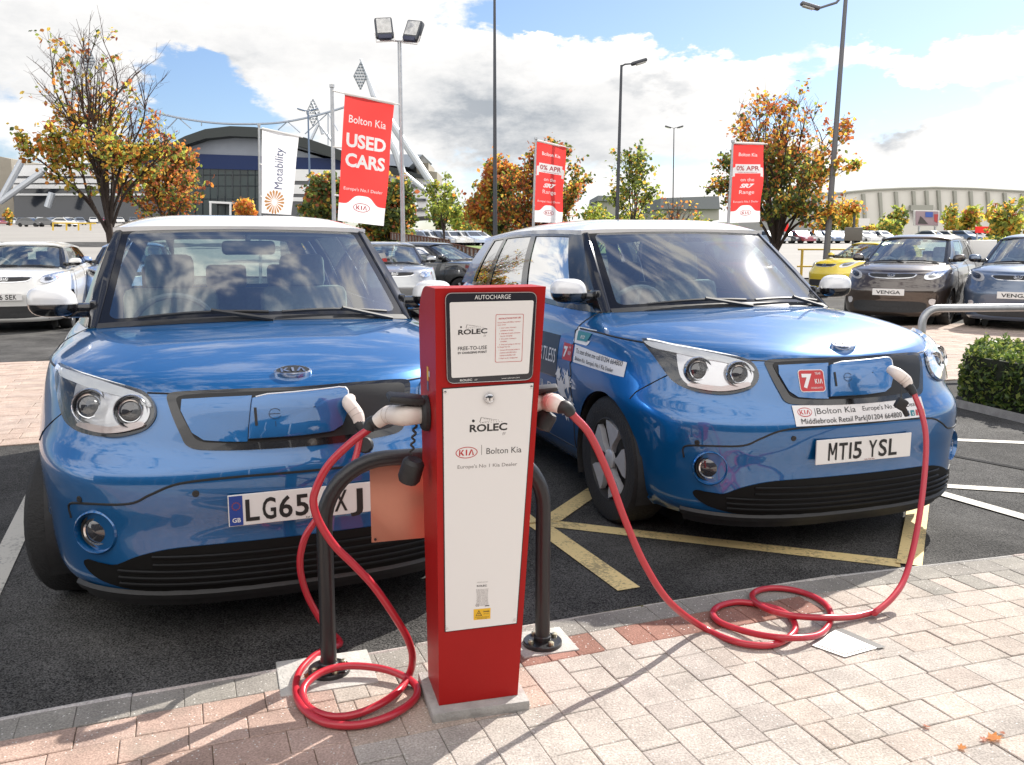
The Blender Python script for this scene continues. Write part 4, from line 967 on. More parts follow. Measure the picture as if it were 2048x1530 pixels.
fr_=MB(); M=SNR.to_track_quat('Z','Y').to_matrix(); fr_.lathe([(.05,0),(.05,.012),(.04,.02),(.03,.02),(.001,.006)],24,M=M,c=qR+SNR*.001); fr_.box(qR+SNR*.05+Vector((0,0,.040)),(.09,.075,.016),M=Matrix.Rotation(math.radians(-6),3,'Y'),bev=.007); fr_.lathe([(.001,.03),(.025,.03),(.03,.02),(.03,-.02),(.001,-.03)],12,c=qR+SNR*.055+Vector((0,-.01,-.055)),M=Matrix.Rotation(.5,3,'Y')); rel(fr_,'socket',PLASTIC,pil)
pn=MB(); c0=(BL+BR)/2+DD*.09; ex=(BR-BL).normalized(); M=Matrix((ex,DD,Vector((0,0,1)))).transposed(); pn.box(Vector((c0.x,c0.y,.012)),(.292,.262,.034),M=M,bev=.004); rel(pn,'plinth',CONC,pil)
# ---------------------------------------------------------------- hoop barrier
HB=mat('barrier_black',(.016,.016,.018),.38,0,.2,bump=.1,bscale=150)
P0=Vector((-.589,2.690,0)); P1=Vector((.105,2.890,0)); hd_=(P1-P0).normalized(); hp=empty('hoop_barrier',P0+(P1-P0)*.5,0,'black tubular steel hoop bolted down behind the red charging post','barrier')
ht=.695; r=.20; path=[P0+Vector((0,0,z)) for z in (0,.2,.4)]
for k in range(0,11): a=k/10*math.pi/2; path.append(P0+hd_*(r-r*math.cos(a))+Vector((0,0,ht-r+r*math.sin(a))))
for k in range(10,-1,-1): a=k/10*math.pi/2; path.append(P1-hd_*(r-r*math.cos(a))+Vector((0,0,ht-r+r*math.sin(a))))
path+=[P1+Vector((0,0,z)) for z in (.4,.2,0)]
m=MB().tube(path,.0255,20); rel(m,'hoop',HB,hp)
for q in (P0,P1):
    m=MB(); m.lathe([(.067,.0),(.067,.012),(.064,.015),(.03,.015),(.03,.03),(.026,.034)],28,0,c=q+Vector((0,0,.004)))
    for k in range(4): a=k*math.pi/2+.6; m.lathe([(.010,.015),(.010,.024),(.007,.027),(.001,.028)],8,1,c=q+Vector((.049*math.cos(a),.049*math.sin(a),.004)))
    rel(m,'base_flange',[HB,mat('bolt_zinc',(.55,.50,.36),.35,.9)],hp)
for q,w in ((P0+Vector((-.01,.0,0)),(.30,.24)),(P1+Vector((.0,.02,0)),(.20,.19))):
    m=MB(); Mz=Matrix.Rotation(math.radians(18),3,'Z'); m.box(q+Vector((0,0,-.008)),(w[0],w[1],.024),M=Mz,bev=.003); tag(m.build('concrete_pad',mat('pad_concrete',(.44,.42,.39),.9,var=.15,vscale=20,bump=.3,bscale=90)),'pale concrete pad under the %s foot of the black hoop'%('left' if q.x<0 else 'right'),'concrete pad')
m=MB(); off=Vector((-hd_.y,hd_.x,0))*.034; a=P0+hd_*.150+off
M=Matrix((hd_,Vector((-hd_.y,hd_.x,0)),Vector((0,0,1)))).transposed(); m.box(a+hd_*.20+Vector((0,0,.545)),(.40,.003,.27),0,M=M,bev=.0012)
for z in (.42,.67): m.lathe([(.004,0),(.004,.003),(.001,.004)],10,1,M=Vector((hd_.y,-hd_.x,0)).to_track_quat('Z','Y').to_matrix(),c=a+hd_*.012+Vector((0,0,z))-off.normalized()*.002)
tag(m.build('sign_plate',[mat('sign_back_red',(.62,.28,.19),.30,.45,.1,var=.06,vscale=5),INKD]),'coppery red metal plate hung behind the black hoop, beside the charging post','sign plate')
# ---------------------------------------------------------------- charging cables
CRED=mat('cable_red',(.46,.020,.035),.32,0,.35); PLUGW=mat('plug_white',(.74,.66,.60),.38,0,.15)
def pth(spec):
    """spec items: (px,py,Y) at distance Y, or (px,py,'g',lift) lying on the paving"""
    out=[]
    for q in spec:
        out.append(gp(q[0],q[1],q[3]) if q[2]=='g' else at(q[0],q[1],q[2]))
    return out
def plug(parent,path,radii,collar,name='plug'):
    e=empty(name); e.parent=parent
    P=smooth_path(path,5); n=len(P); R=np.interp(np.linspace(0,1,n),np.linspace(0,1,len(radii)),radii)
    MB().tube(P,list(R),14).build('handle',PLUGW,e)
    C=smooth_path(collar,4); MB().tube(C,list(np.linspace(.021,.0165,len(C))),14).build('collar',PLASTIC,e)
    m=MB(); 
    for t in (.55,.68): 
        i=int(t*(n-1)); d=(P[min(i+1,n-1)]-P[i-1]).normalized(); m.tube([P[i]-d*.001,P[i]+d*.002],R[i]*1.02,14)
    m.build('grip_ring',mat('plug_ring',(.55,.48,.43),.5),e)
G=.0135
cl_=empty('charging_cable',(0,0,0),0,'red charging cable coiled on the left of the post, plugged into the left blue car','cable','red charging cables')
lp=[(738,858,2.56),(700,887,2.53),(657,930,2.51),(633,975,2.50),(627,1007,2.50),(639,1045,2.505),(668,1090,2.515),(706,1128,2.525),(748,1173,2.535),(789,1232,2.55),(815,1277,2.57),(825,1315,2.60)]
lg=[(818,1350,.022),(796,1383,.026),(755,1411,.020),(706,1430,G),(661,1433,G),(623,1419,G),(607,1396,.018),(610,1371,.03),(644,1344,.038),(696,1332,.036),(765,1338,.03),(817,1358,.02),(835,1380,G),(824,1404,G),(782,1431,.018),(734,1447,G),(689,1451,G),(644,1443,G),(606,1416,G),(592,1382,.014),(597,1347,.012),(620,1319,.008),(648,1300,-.010),(672,1292,-.018),(680,1286,-.022),(674,1276,-.018)]
up=[(655,1258,2.93),(640,1238,2.93),(613,1187,2.92),(600,1132,2.90),(608,1080,2.90),(632,1040,2.92),(655,1010,2.94),(672,988,2.97),(700,945,3.03),(714,905,3.07),(722,866,3.095)]
P=pth(lp)+[gp(a,b,z) for a,b,z in lg]+pth(up)
MB().tube(smooth_path(P,6),.0118,12).build('cable',CRED,cl_)
q0=qL+SNL*.018; e1=at(742,846,2.565)
plug(cl_,[q0,q0+SNL*.05+Vector((0,-.005,-.002)),lerp(q0,e1,.65)+Vector((0,0,.014)),lerp(e1,q0,.12)],[.030,.031,.027,.021],[lerp(e1,q0,.14),e1,at(736,861,2.56)])
carL=Vector((-.735,3.054,ROADZ)); 
pe=at(724,858,3.093); pin=at(698,806,3.125)
plug(cl_,[pin+Vector((-.004,.05,.006)),pin,lerp(pin,pe,.5)+Vector((.006,0,.004)),lerp(pin,pe,.82)],[.020,.025,.0245,.019],[lerp(pin,pe,.75),pe,at(723,868,3.094)])
m=MB(); q=at(730,890,3.10); m.lathe([(.001,.022),(.026,.022),(.030,.012),(.030,-.014),(.001,-.02)],12,M=Matrix.Rotation(1.3,3,'X'),c=q); m.tube([q,pin+Vector((.02,0,-.02))],.003,5); m.build('plug_cap',PLASTIC,cl_)
cr_=empty('charging_cable',(0,0,0),0,'red charging cable looped on the paving at right, plugged into the right blue car','cable','red charging cables')
rp=[(1139,822,2.50),(1150,835,2.52),(1180,870,2.58),(1215,945,2.66),(1250,1040,2.73),(1290,1130,2.79),(1340,1205,2.84)]
c8=lambda x,y,z=G:(1200+x/2.415,900+y/2.415,z)
rg_=[c8(500,858,.016),c8(650,925),c8(790,945),c8(880,925),c8(942,872),c8(928,815),c8(865,772),c8(760,745),c8(660,735),c8(575,755),c8(545,790),c8(580,832),c8(680,870),c8(800,898,.026),c8(925,908,.036),c8(1055,893,.018),c8(1112,830),c8(1105,765),c8(1045,715),c8(950,680),c8(850,667),c8(775,675),c8(735,700),c8(755,738,.024),c8(830,778,.036),c8(950,803,.037),c8(1100,810,.036),c8(1220,805,.02),c8(1330,780,.02)]
ru=[(1750,1225,3.10),(1785,1195,3.16),(1812,1150,3.25),(1834,1060,3.40),(1848,960,3.55),(1852,880,3.66),(1844,830,3.73),(1828,788,3.78)]
P=pth(rp)+[gp(a,b,z) for a,b,z in rg_]+pth(ru); MB().tube(smooth_path(P,6),.0118,12).build('cable',CRED,cr_)
q0=qR+SNR*.018; e1=at(1133,815,2.492)
plug(cr_,[q0,q0+SNR*.045,lerp(q0,e1,.65)+Vector((0,0,.008)),lerp(e1,q0,.14)],[.029,.030,.027,.022],[lerp(e1,q0,.18),e1,at(1141,826,2.50)])
pe=at(1822,778,3.79); pin=at(1795,748,3.815)
plug(cr_,[pin+Vector((-.01,.05,.012)),pin,lerp(pin,pe,.5)+Vector((.006,0,.004)),lerp(pin,pe,.82)],[.020,.026,.0255,.019],[lerp(pin,pe,.75),pe,at(1828,789,3.78)])
m=MB(); q=at(1802,808,3.77); m.box(q,(.05,.03,.05),M=Matrix.Rotation(.5,3,'Y'),bev=.01); m.tube([q,q+Vector((.03,0,-.05))],.012,8); m.tube([q,pin+Vector((.02,0,-.02))],.003,5); m.build('plug_cap',PLASTIC,cr_)
# ---------------------------------------------------------------- access cover, fallen leaves
M0=[gp(*p,.001) for p in ((1622,1292),(1670,1262),(1754,1298),(1690,1316))]
mc=sum(M0,Vector())/4; ac=empty('access_cover',mc,0,'small square pale metal access cover set in the paving beside the cable loops','access cover')
STEEL=mat('cover_steel',(.62,.61,.59),.45,.5,var=.1,vscale=20)
m=MB(); I=[mc+(p-mc)*.84 for p in M0]; z1,z2=Vector((0,0,.004)),Vector((0,0,.008)); m.add([p+z1 for p in M0]+[p+z1 for p in I],[(i,(i+1)%4,4+(i+1)%4,4+i) for i in range(4)]); rel(m,'cover_frame',STEEL,ac,smooth=False)
m=MB(); m.prism([mc+(p-mc)*.80-z1 for p in M0],(0,0,.010)); rel(m,'cover_lid',STEEL,ac,smooth=False)
m=MB(); o=[mc+(p-mc)*1.04 for p in (M0[1],M0[2])]; d=Vector((.03,.012,.003)); m.add([o[0]+Vector((0,0,.003)),o[1]+Vector((0,0,.003)),o[1]+d,o[0]+d],[(0,1,2,3)]); rel(m,'dark_gap',INKD,ac,smooth=False)  # flat dark strip along the right side of the cover
LEAFM=[mat('leaf_orange',(.62,.24,.05),.6,trans=.6),mat('leaf_yellow',(.66,.46,.08),.6,trans=.6),mat('leaf_green',(.20,.24,.05),.6,trans=.55),mat('leaf_rust',(.40,.12,.05),.6,trans=.55),mat('leaf_dark_green',(.075,.11,.032),.6,trans=.45),mat('leaf_lime',(.36,.42,.08),.6,trans=.6)]
def maple(r,ang,c,tilt,curl=.25):
    pts=[]
    for k,(a,q) in enumerate(((-90,.35),(-60,.45),(-35,.85),(-15,.5),(10,1.0),(35,.55),(65,.9),(80,.62),(90,1.05),(100,.62),(115,.9),(145,.55),(170,1.0),(195,.5),(215,.85),(240,.45))):
        t=math.radians(a); x,y=q*r*math.cos(t),q*r*math.sin(t); pts.append(Vector((x,y,curl*(x*x+y*y)/r*.8)))
    M=Matrix.Rotation(ang,3,'Z')@Matrix.Rotation(tilt,3,'X'); return [M@p+c for p in pts]
for px,py,r,mi,lab in ((1985,1475,.030,0,'orange fallen maple leaf on the sunlit paving at bottom right'),(1968,1479,.014,3,'small curled brown leaf beside the orange leaf on the paving'),(1922,1495,.018,0,'faint orange leaf lying on paving below the curled brown one'),(1853,1452,.014,3,'tiny rust leaf scrap on paving nearest the cable loops'),(2005,1466,.009,3,'dark leaf crumb at the edge of the orange leaf'),(612,1352,.02,3,'dry brown leaf caught against the left hoop flange'),(1080,1245,.018,3,'rust leaf on the kerb behind the right hoop foot')):
    c=gp(px,py,.004); m=MB(); m.add(maple(r,random.uniform(0,6),c,.15),[tuple(range(16))]); tag(m.build('fallen_leaf',LEAFM[mi],smooth=False),lab,'leaf')
# ---------------------------------------------------------------- the two blue electric cars
BLUE=mat('car_paint_blue',(.001,.112,.33),.32,.50,1.0); WHITE=mat('car_paint_white',(.80,.79,.78),.25,0,1.0)
rl,sf1=build_car('electric_car','blue electric car with white roof, left of the charging post, plate starting LG65',SOUL,(-.735,3.054,ROADZ),math.radians(21.7),BLUE,WHITE,'blue electric cars on charge',hero=True,plate='LG65 _XJ',eu=True,steer=-18,wheel_style='aero',mirror=WHITE)
rr_,sf2=build_car('electric_car','blue electric car right of the charging post with dealer stickers and plate MT15 YSL',SOUL,(1.585,3.911,ROADZ),math.radians(19.2),BLUE,WHITE,'blue electric cars on charge',hero=True,plate='MT15 YSL',wheel_style='aero',mirror=WHITE)
def decals():
    sf=sf2
    SW=mat('sticker_white',(.78,.77,.77),.35); SR=mat('sticker_red',(.50,.03,.035),.35); SN=mat('sticker_navy',(.015,.035,.06),.4); SB=mat('sticker_blue',(.02,.12,.30),.4); ST=mat('sticker_teal',(.03,.22,.26),.4)
    ms=[SW,SR,INKD,SN,SB,ST,mat('sticker_orange',(.7,.3,.05),.4)]
    # strip on the bumper
    m=MB(); zc,hh=.662,.043; f=lambda o:(lambda x,y:sf.front(x,zc+y-.012*x*0,o))
    m.grid([[f(.004)(x,y) for y in (-hh,0,hh)] for x in np.linspace(-.352,.362,30)],0)
    fn=f(.0055)
    put_ring(m,[(x-.30,y+.014) for x,y in ellipse2d(.034,.019)],[(x-.30,y+.014) for x,y in ellipse2d(.0315,.016)],fn,1); kia_letters(m,fn,-.30,.014,.018,.048,1)
    put_text(m,"|",fn,-.252,.004,.026,mi=2); put_text(m,"Bolton Kia",fn,-.243,.004,.026,w=.20,mi=2,align='l'); put_text(m,"Europe's No.1 Kia Dealer",fn,-.005,.006,.021,w=.345,mi=2,align='l')
    put_text(m,"Middlebrook Retail Park|01204 664800",fn,-.325,-.034,.023,w=.535,mi=2,align='l')
    for i,mi in enumerate((4,5,1,6)):
        x=.232+i*.034; put_poly(m,[(x,-.034),(x+.024,-.034),(x+.024,-.010),(x,-.010)],fn,mi)
        put_text(m,'ftio'[i],lambda a,b:sf.front(a,zc+b,.0065),x+.012,-.031,.016,mi=0,bold=.03)
    m.build('dealer_strip',ms,rr_,smooth=False)
    # seven year badge on the grille panel
    m=MB(); cx,cz=-.250,.806; f=lambda x,y,o=.0185:sf.front(cx+x,cz+y,o)
    put_poly(m,rrect(.118,.094,.014),lambda x,y:f(x,y,.0180),0); put_poly(m,rrect(.112,.088,.012),lambda x,y:f(x,y,.0187),1)
    put_text(m,'7',lambda x,y:f(x,y,.0194),-.022,-.026,.056,w=.045,bold=.05,mi=0); put_text(m,'YEAR',lambda x,y:f(x,y,.0194),.030,.026,.011,w=.028,mi=0); kia_letters(m,lambda x,y:f(x,y,.0194),.030,-.002,.020,.036,0); put_text(m,'WARRANTY',lambda x,y:f(x,y,.0194),.018,-.034,.008,w=.056,mi=0)
    m.build('warranty_badge',ms,rr_,smooth=False)
    # flank stickers (right-hand side of the car)
    m=MB()
    def fl(b0,z0,slope): return lambda x,y,o=.004: sf.side(b0-x-y*.08,z0+y+slope*x,-1,o)
    def panel(b0,b1,zt0,zb0,zt1,zb1,mi,o=.003): m.grid([[sf.side(b0+(b1-b0)*t,zt0+(zt1-zt0)*t+((zb0-zt0)+((zb1-zb0)-(zt1-zt0))*t)*q,-1,o) for q in (0,.5,1)] for t in np.linspace(0,1,14)],mi)
    panel(1.240,.655,.872,.777,.846,.775,0)
    f=fl(.95,.815,-.012)
    put_text(m,'To test drive me call 01204 664800',lambda x,y:f(x,y,.0045),.0,.012,.026,w=.53,mi=2); put_text(m,"Bolton Kia  Europe's No.1 Kia Dealer",lambda x,y:f(x,y,.0045),-.03,-.027,.022,w=.46,mi=2)
    panel(1.395,1.262,.868,.774,.868,.776,1); f=fl(1.33,.82,0); put_text(m,'7',lambda x,y:f(x,y,.0045),-.025,-.026,.056,w=.05,bold=.05,mi=0); kia_letters(m,lambda x,y:f(x,y,.0045),.032,-.002,.02,.036,0); put_text(m,'YEAR',lambda x,y:f(x,y,.0045),.03,.024,.011,w=.03,mi=0)
    put_poly(m,[(-.12,.042),(.12,.042),(.075,-.035),(.055,-.045),(-.10,-.045),(-.12,-.035)],lambda x,y:fl(1.15,.925,0)(x,y,.003),0)
    put_poly(m,[(-.09,.022),(.085,.022),(.05,-.025),(-.08,-.028)],lambda x,y:fl(1.15,.925,0)(x,y,.004),5); put_text(m,'eco',lambda x,y:fl(1.15,.925,0)(x,y,.005),-.01,-.014,.028,mi=0,shear=.3)
    panel(2.30,1.47,.90,.66,.90,.66,3); put_text(m,'GREEN IS EFFORTLESS',lambda x,y:fl(1.88,.79,0)(x,y,.0045),0,-.05,.085,w=.78,mi=0)
    panel(2.30,1.47,.655,.52,.655,.52,4); put_text(m,'SOUL-EV',lambda x,y:fl(1.70,.59,0)(x,y,.0045),0,-.035,.07,w=.40,mi=0)
    for b,z,r,a in ((1.40,.60,.09,.6),(1.31,.66,.07,1.5),(1.36,.50,.08,2.6),(1.27,.545,.05,.2),(1.44,.69,.05,2.2)):
        L_=maple(r,a,Vector((0,0,0)),0,0); put_poly(m,[(q.x,q.y) for q in L_],lambda x,y,b=b,z=z:sf.side(b+x,z+y,-1,.003),0)
    m.build('side_stickers',ms,rr_,smooth=False)
decals()
# ---------------------------------------------------------------- other cars in the lot
P_HATCH=variant(4.1,1.72,1.0,1.,1.46,1.02,.78,.05,.98,wr=.31); P_MPV=variant(4.07,1.765,1.02,1.,1.59,.88,.85,.12,1.04,wr=.31); P_SMALL=variant(3.6,1.6,.96,1.,1.48,.86,.80,.06,.97,wr=.29); P_SUV=variant(4.4,1.83,1.08,1.,1.62,1.08,.8,.03,1.10,wr=.34)
PW=mat('car_paint_offwhite',(.72,.71,.68),.3,.0,1.); PBR=mat('car_paint_brown',(.055,.038,.028),.3,.5,1.); PY=mat('car_paint_yellow',(.80,.62,.04),.3,.1,1.); PR=mat('car_paint_red',(.30,.025,.03),.3,.2,1.); PK=mat('car_paint_black',(.015,.016,.018),.25,.2,1.); PS=mat('car_paint_silver',(.40,.41,.42),.3,.7,1.); PSB=mat('car_paint_steel_blue',(.09,.13,.20),.3,.5,1.); PLB=mat('car_paint_pale_blue',(.50,.56,.66),.3,.3,1.)
LOT='cars parked in the dealer lot'
def park(name,label,p,px,py,yaw,paint,**k):
    g_=gp(px,py,ROADZ); return build_car(name,label,p,(g_.x,g_.y,ROADZ),math.radians(yaw),paint,None,LOT,**k)[0]
park('parked_car','white car with black grille and plate ending 16 SEK, at the left edge',P_HATCH,14,667,17,PW,plate='MH16 SEK')
park('parked_car','white car tinted blue by painted-in sky reflection, half hidden between the left blue car and the 16 SEK car',P_HATCH,262,640,19,mat('car_paint_sky_reflection',(.22,.36,.66),.3,.3,1.),plate=None)  # a white car; the sky reflected in it is put into the paint colour
park('parked_car','pale car whose roof shows behind the white 16 SEK car',P_SMALL,-75,612,20,PLB,plate=None)
park('parked_car','silver car facing the viewer just behind the red post and left blue car',P_HATCH,792,640,12,PS,plate=None)
park('parked_car','black car seen side on between the silver car and the right blue car',P_HATCH,1018,606,62,PK,plate=None)
park('parked_car','white car with only its roof visible behind the silver car',P_HATCH,742,590,14,PW,plate=None)
park('parked_car','dark red car behind the right blue car\'s windscreen',P_SMALL,1512,612,8,PR,plate=None)
park('parked_car','yellow small car nosing out beside the dark brown car',P_SMALL,1640,588,-62,PY,plate=None,wheel_style=5)
park('parked_car','dark brown car with white show plate, by the bent end of the silver rail',P_MPV,1772,652,-36,PBR,plate='VENGA',plate_style='show')
park('parked_car','steel blue car cut by the right edge, behind the silver rail',P_MPV,2024,664,-38,PSB,plate='VENGA',plate_style='show')
# ---------------------------------------------------------------- small street things
GALV=mat('galvanised_steel',(.42,.43,.44),.42,.7,var=.15,vscale=6); DKPOLE=mat('pole_dark',(.06,.065,.075),.5,.3); TIMB=mat('fence_timber',(.12,.055,.035),.8,var=.3,vscale=10); YRAIL=mat('rail_yellow',(.62,.42,.05),.5); WPANEL=mat('display_white',(.74,.72,.69),.5)
def poles(mb,px0,py0,px1,py1,Y,r0,r1,mi=0,ground=False):
    a=at(px0,py0,Y); b=at(px1,py1,Y)
    if ground:
        t=(gz(b.x,Y)-a.z)/(b.z-a.z); b=a+(b-a)*t
    mb.tube([b,a],[r1,r0],10,mi); return a,b
def base_empty(name,px,Y,*t): 
    q=at(px,500,Y); return empty(name,(q.x,Y,gz(q.x,Y)),0,*t)
def wrel(mb,name,m,parent,**k): return rel(mb,name,m,parent,**k)
# silver rail
e=empty('guard_rail',gp(1843,760,ROADZ),0,'bent silver tube guard rail behind the low hedge','guard rail'); Y=9.6
a=at(1844,650,Y); pts=[Vector((a.x,Y,-.1)),Vector((a.x,Y,.2))]; top=at(1900,617,Y).z; r=.17
for k in range(9): t=k/8*math.pi/2; pts.append(Vector((a.x+r-r*math.cos(t),Y+.02*k/8,top-r+r*math.sin(t))))
pts.append(Vector((a.x+2.6,Y+.35,top))); wrel(MB().tube(pts,.042,14),'rail_tube',GALV,e)
m=MB(); q=Vector((a.x+2.2,Y+.3,-.1)); m.tube([q,Vector((q.x,q.y,top))],.04,12); wrel(m,'rail_post',GALV,e)
# white display panel
q=at(1960,540,18.5); e=empty('display_board',(q.x,18.5,gz(q.x,18.5)),0,'plain white upright board standing between the brown car and the steel blue car','display board')
m=MB(); m.box((q.x,18.5,.80),(.56,.10,1.28),bev=.01); wrel(m,'panel',WPANEL,e); m=MB(); m.box((q.x,18.5,.06),(.62,.34,.14)); wrel(m,'base',GALV,e)
# yellow guard rail beyond the lot
e=base_empty('guard_rail',1680,30,'yellow tubular rail along the back of the lot, behind the brown car','guard rail')
m=MB(); x0,x1=at(1596,497,30).x,at(1850,497,30).x
for z in (1.18,.62): m.tube([(x0,30,z),(x1,30,z)],.03,8)
wrel(m,'rail_tube',YRAIL,e)
for k in range(3):
    m=MB(); x=x0+.15+(x1-x0-.3)*k/2; m.tube([(x,30,gz(x,30)-.1),(x,30,1.2)],.045,8); wrel(m,'rail_post',YRAIL,e)
e=base_empty('guard_rail',145,95,'yellow low rail frame on the slope of the far left car park','guard rail'); zz=lambda px,py:at(px,py,95)
m=MB(); m.tube([zz(105,446),zz(192,447)],.07,6); wrel(m,'rail_tube',YRAIL,e)
for px in (106,133,157,181): m=MB(); m.tube([zz(px,446),zz(px,461)],.10,6); wrel(m,'rail_post',YRAIL,e)
# picket barrier
for (pa,pb,n,Y,lab) in (((782,464),(898,479),20,44,'brown and white picket barrier behind the black car, farther stretch'),((893,484),(972,500),11,34,'brown and white picket barrier behind the black car, nearer stretch')):
    A=at(*pa,Y); Bq=at(*pb,Y-3); h=.36 if Y>40 else .42; e=empty('picket_fence',(A.x,A.y,A.z-h),0,lab,'fence','picket barriers')
    m=MB()
    for k in range(n): q=lerp(A,Bq,k/(n-1)); m.box((q.x,q.y,q.z-h/2),(.07,.05,h))
    m.tube([A+Vector((0,-.04,-.03)),Bq+Vector((0,-.04,-.03))],.03,5); wrel(m,'uprights',TIMB,e)
    m=MB(); d=Vector((0,.12,0)); m.add([A+d-Vector((0,0,.05)),Bq+d-Vector((0,0,.05)),Bq+d-Vector((0,0,h)),A+d-Vector((0,0,h))],[(0,1,2,3)]); m.prism([A+d-Vector((0,0,.05)),Bq+d-Vector((0,0,.05)),Bq+d-Vector((0,0,h)),A+d-Vector((0,0,h))],(0,.04,0)); wrel(m,'boards',WPANEL,e)
# ---------------------------------------------------------------- lamps
def flood_mast():
    Y=21; e=base_empty('floodlight_post',803,Y,'slim grey post with twin square floodlights above the red USED CARS banner','lamp post')
    m=MB(); a,b=poles(m,799,84,806,470,Y,.045,.055,ground=True); wrel(m,'post',GALV,e)
    m=MB(); m.tube([at(760,80,Y),at(836,84,Y)],.022,8); wrel(m,'crossbar',GALV,e)
    for px,py,tw in ((768,57,-.12),(827,62,.30)):
        f=empty('floodlight'); f.parent=e; c=at(px,py,Y-.1); M=Matrix.Rotation(tw,3,'Y')@Matrix.Rotation(math.radians(-12),3,'X')@Matrix.Rotation(-tw*1.5,3,'Z')
        h=MB(); h.box(c,(.40,.16,.46),M=M,bev=.04); wrel(h,'housing',DKPOLE,f)
        h=MB(); h.box(c+M@Vector((0,-.083,.03)),(.32,.008,.33),M=M,bev=.003); wrel(h,'glass',mat('flood_glass',(.45,.45,.44),.15,.3,.8,var=.3,vscale=9),f)
        h=MB(); h.box(c+M@Vector((0,-.05,-.22)),(.30,.1,.10),M=M,bev=.02); wrel(h,'ballast_box',mat('ballast_navy',(.03,.035,.07),.5),f)
        h=MB(); h.tube([c+M@Vector((-.21,0,-.1)),c+M@Vector((-.2,0,-.30)),c+M@Vector((.2,0,-.30)),c+M@Vector((.21,0,-.1))],.014,6); wrel(h,'yoke',WPANEL,f)
flood_mast()
e=base_empty('lamp_post',989,32,'tall thin dark pole rising out of frame behind the red charging post','lamp post')
m=MB(); a=at(989,-60,32); b=at(990,420,32); m.tube([(b.x,32,gz(b.x,32)),(a.x,32,a.z)],[.085,.04],10); wrel(m,'post',DKPOLE,e); m=MB(); m.box((a.x,32,a.z+.1),(.5,.2,.12),bev=.04); wrel(m,'lamp_head',DKPOLE,e)
def lamp(px_top,py_top,px_b,Y,arm,label,r=.06,head=.55,heads=1,m_=DKPOLE,tilt=.1):
    e=base_empty('lamp_post',px_b,Y,label,'lamp post'); a=at(px_top,py_top,Y); b=at(px_b,470,Y); m=MB(); t=(gz(b.x,Y)-a.z)/(b.z-a.z); b2=a+(b-a)*t
    m.tube([b2,lerp(b2,a,.25),a],[r*1.35,r*1.1,r*.7],10); wrel(m,'post',m_,e)
    for s in ((arm,) if heads==1 else (arm,-arm)):
        m=MB(); c=a+Vector((s,-.05,abs(s)*tilt)); m.tube([a-Vector((0,0,.04)),a+Vector((s*.35,0,abs(s)*tilt*.7)),c],[r*.5,r*.45,r*.4],8); wrel(m,'arm',m_,e)
        m=MB(); sg=1 if s>0 else -1; M=Matrix.Rotation(-sg*.28,3,'Y'); c2=c+Vector((sg*head*.45,0,head*.1)); m.box(c2,(head,.24,.11),M=M,bev=.045); m.box(c2+M@Vector((sg*.05,0,-.06)),(head*.6,.18,.05),1,M=M,bev=.02); wrel(m,'lamp_head',[m_,mat('lamp_glass',(.5,.5,.48),.2,0,.6)],e)
lamp(1243,130,1233,31,.33,'grey street lamp with one short curved arm, left of the sparse young tree')
lamp(1348,256,1345,72,.25,'far slim lamp with two small heads, left of the right-hand banner',.05,.5,2)
lamp(616,222,622,78,-.25,'far slim blue-grey lamp between the white banner and the red USED CARS banner',.09,.7,2,mat('pole_blue',(.10,.15,.24),.5))
lamp(1693,-22,1656,28,-.80,'thick grey lamp post leaning past the right autumn tree, head at the top edge',.085,.60,m_=mat('pole_grey',(.13,.13,.14),.55,.2),tilt=-.69)
e=base_empty('sign_post',1706,38,'dark square sign seen from behind on a post, over the yellow rail','sign')
m=MB(); poles(m,1709,428,1705,500,38,.05,.05,ground=True); wrel(m,'post',DKPOLE,e)
m=MB(); c=at(1707,468,37.9); m.box(c,(.76,.05,.56),bev=.02); wrel(m,'sign_board',mat('sign_back_grey',(.11,.10,.085),.6),e); m=MB(); m.box(at(1728,444,37.9),(.45,.04,.30)); wrel(m,'direction_plate',WPANEL,e)
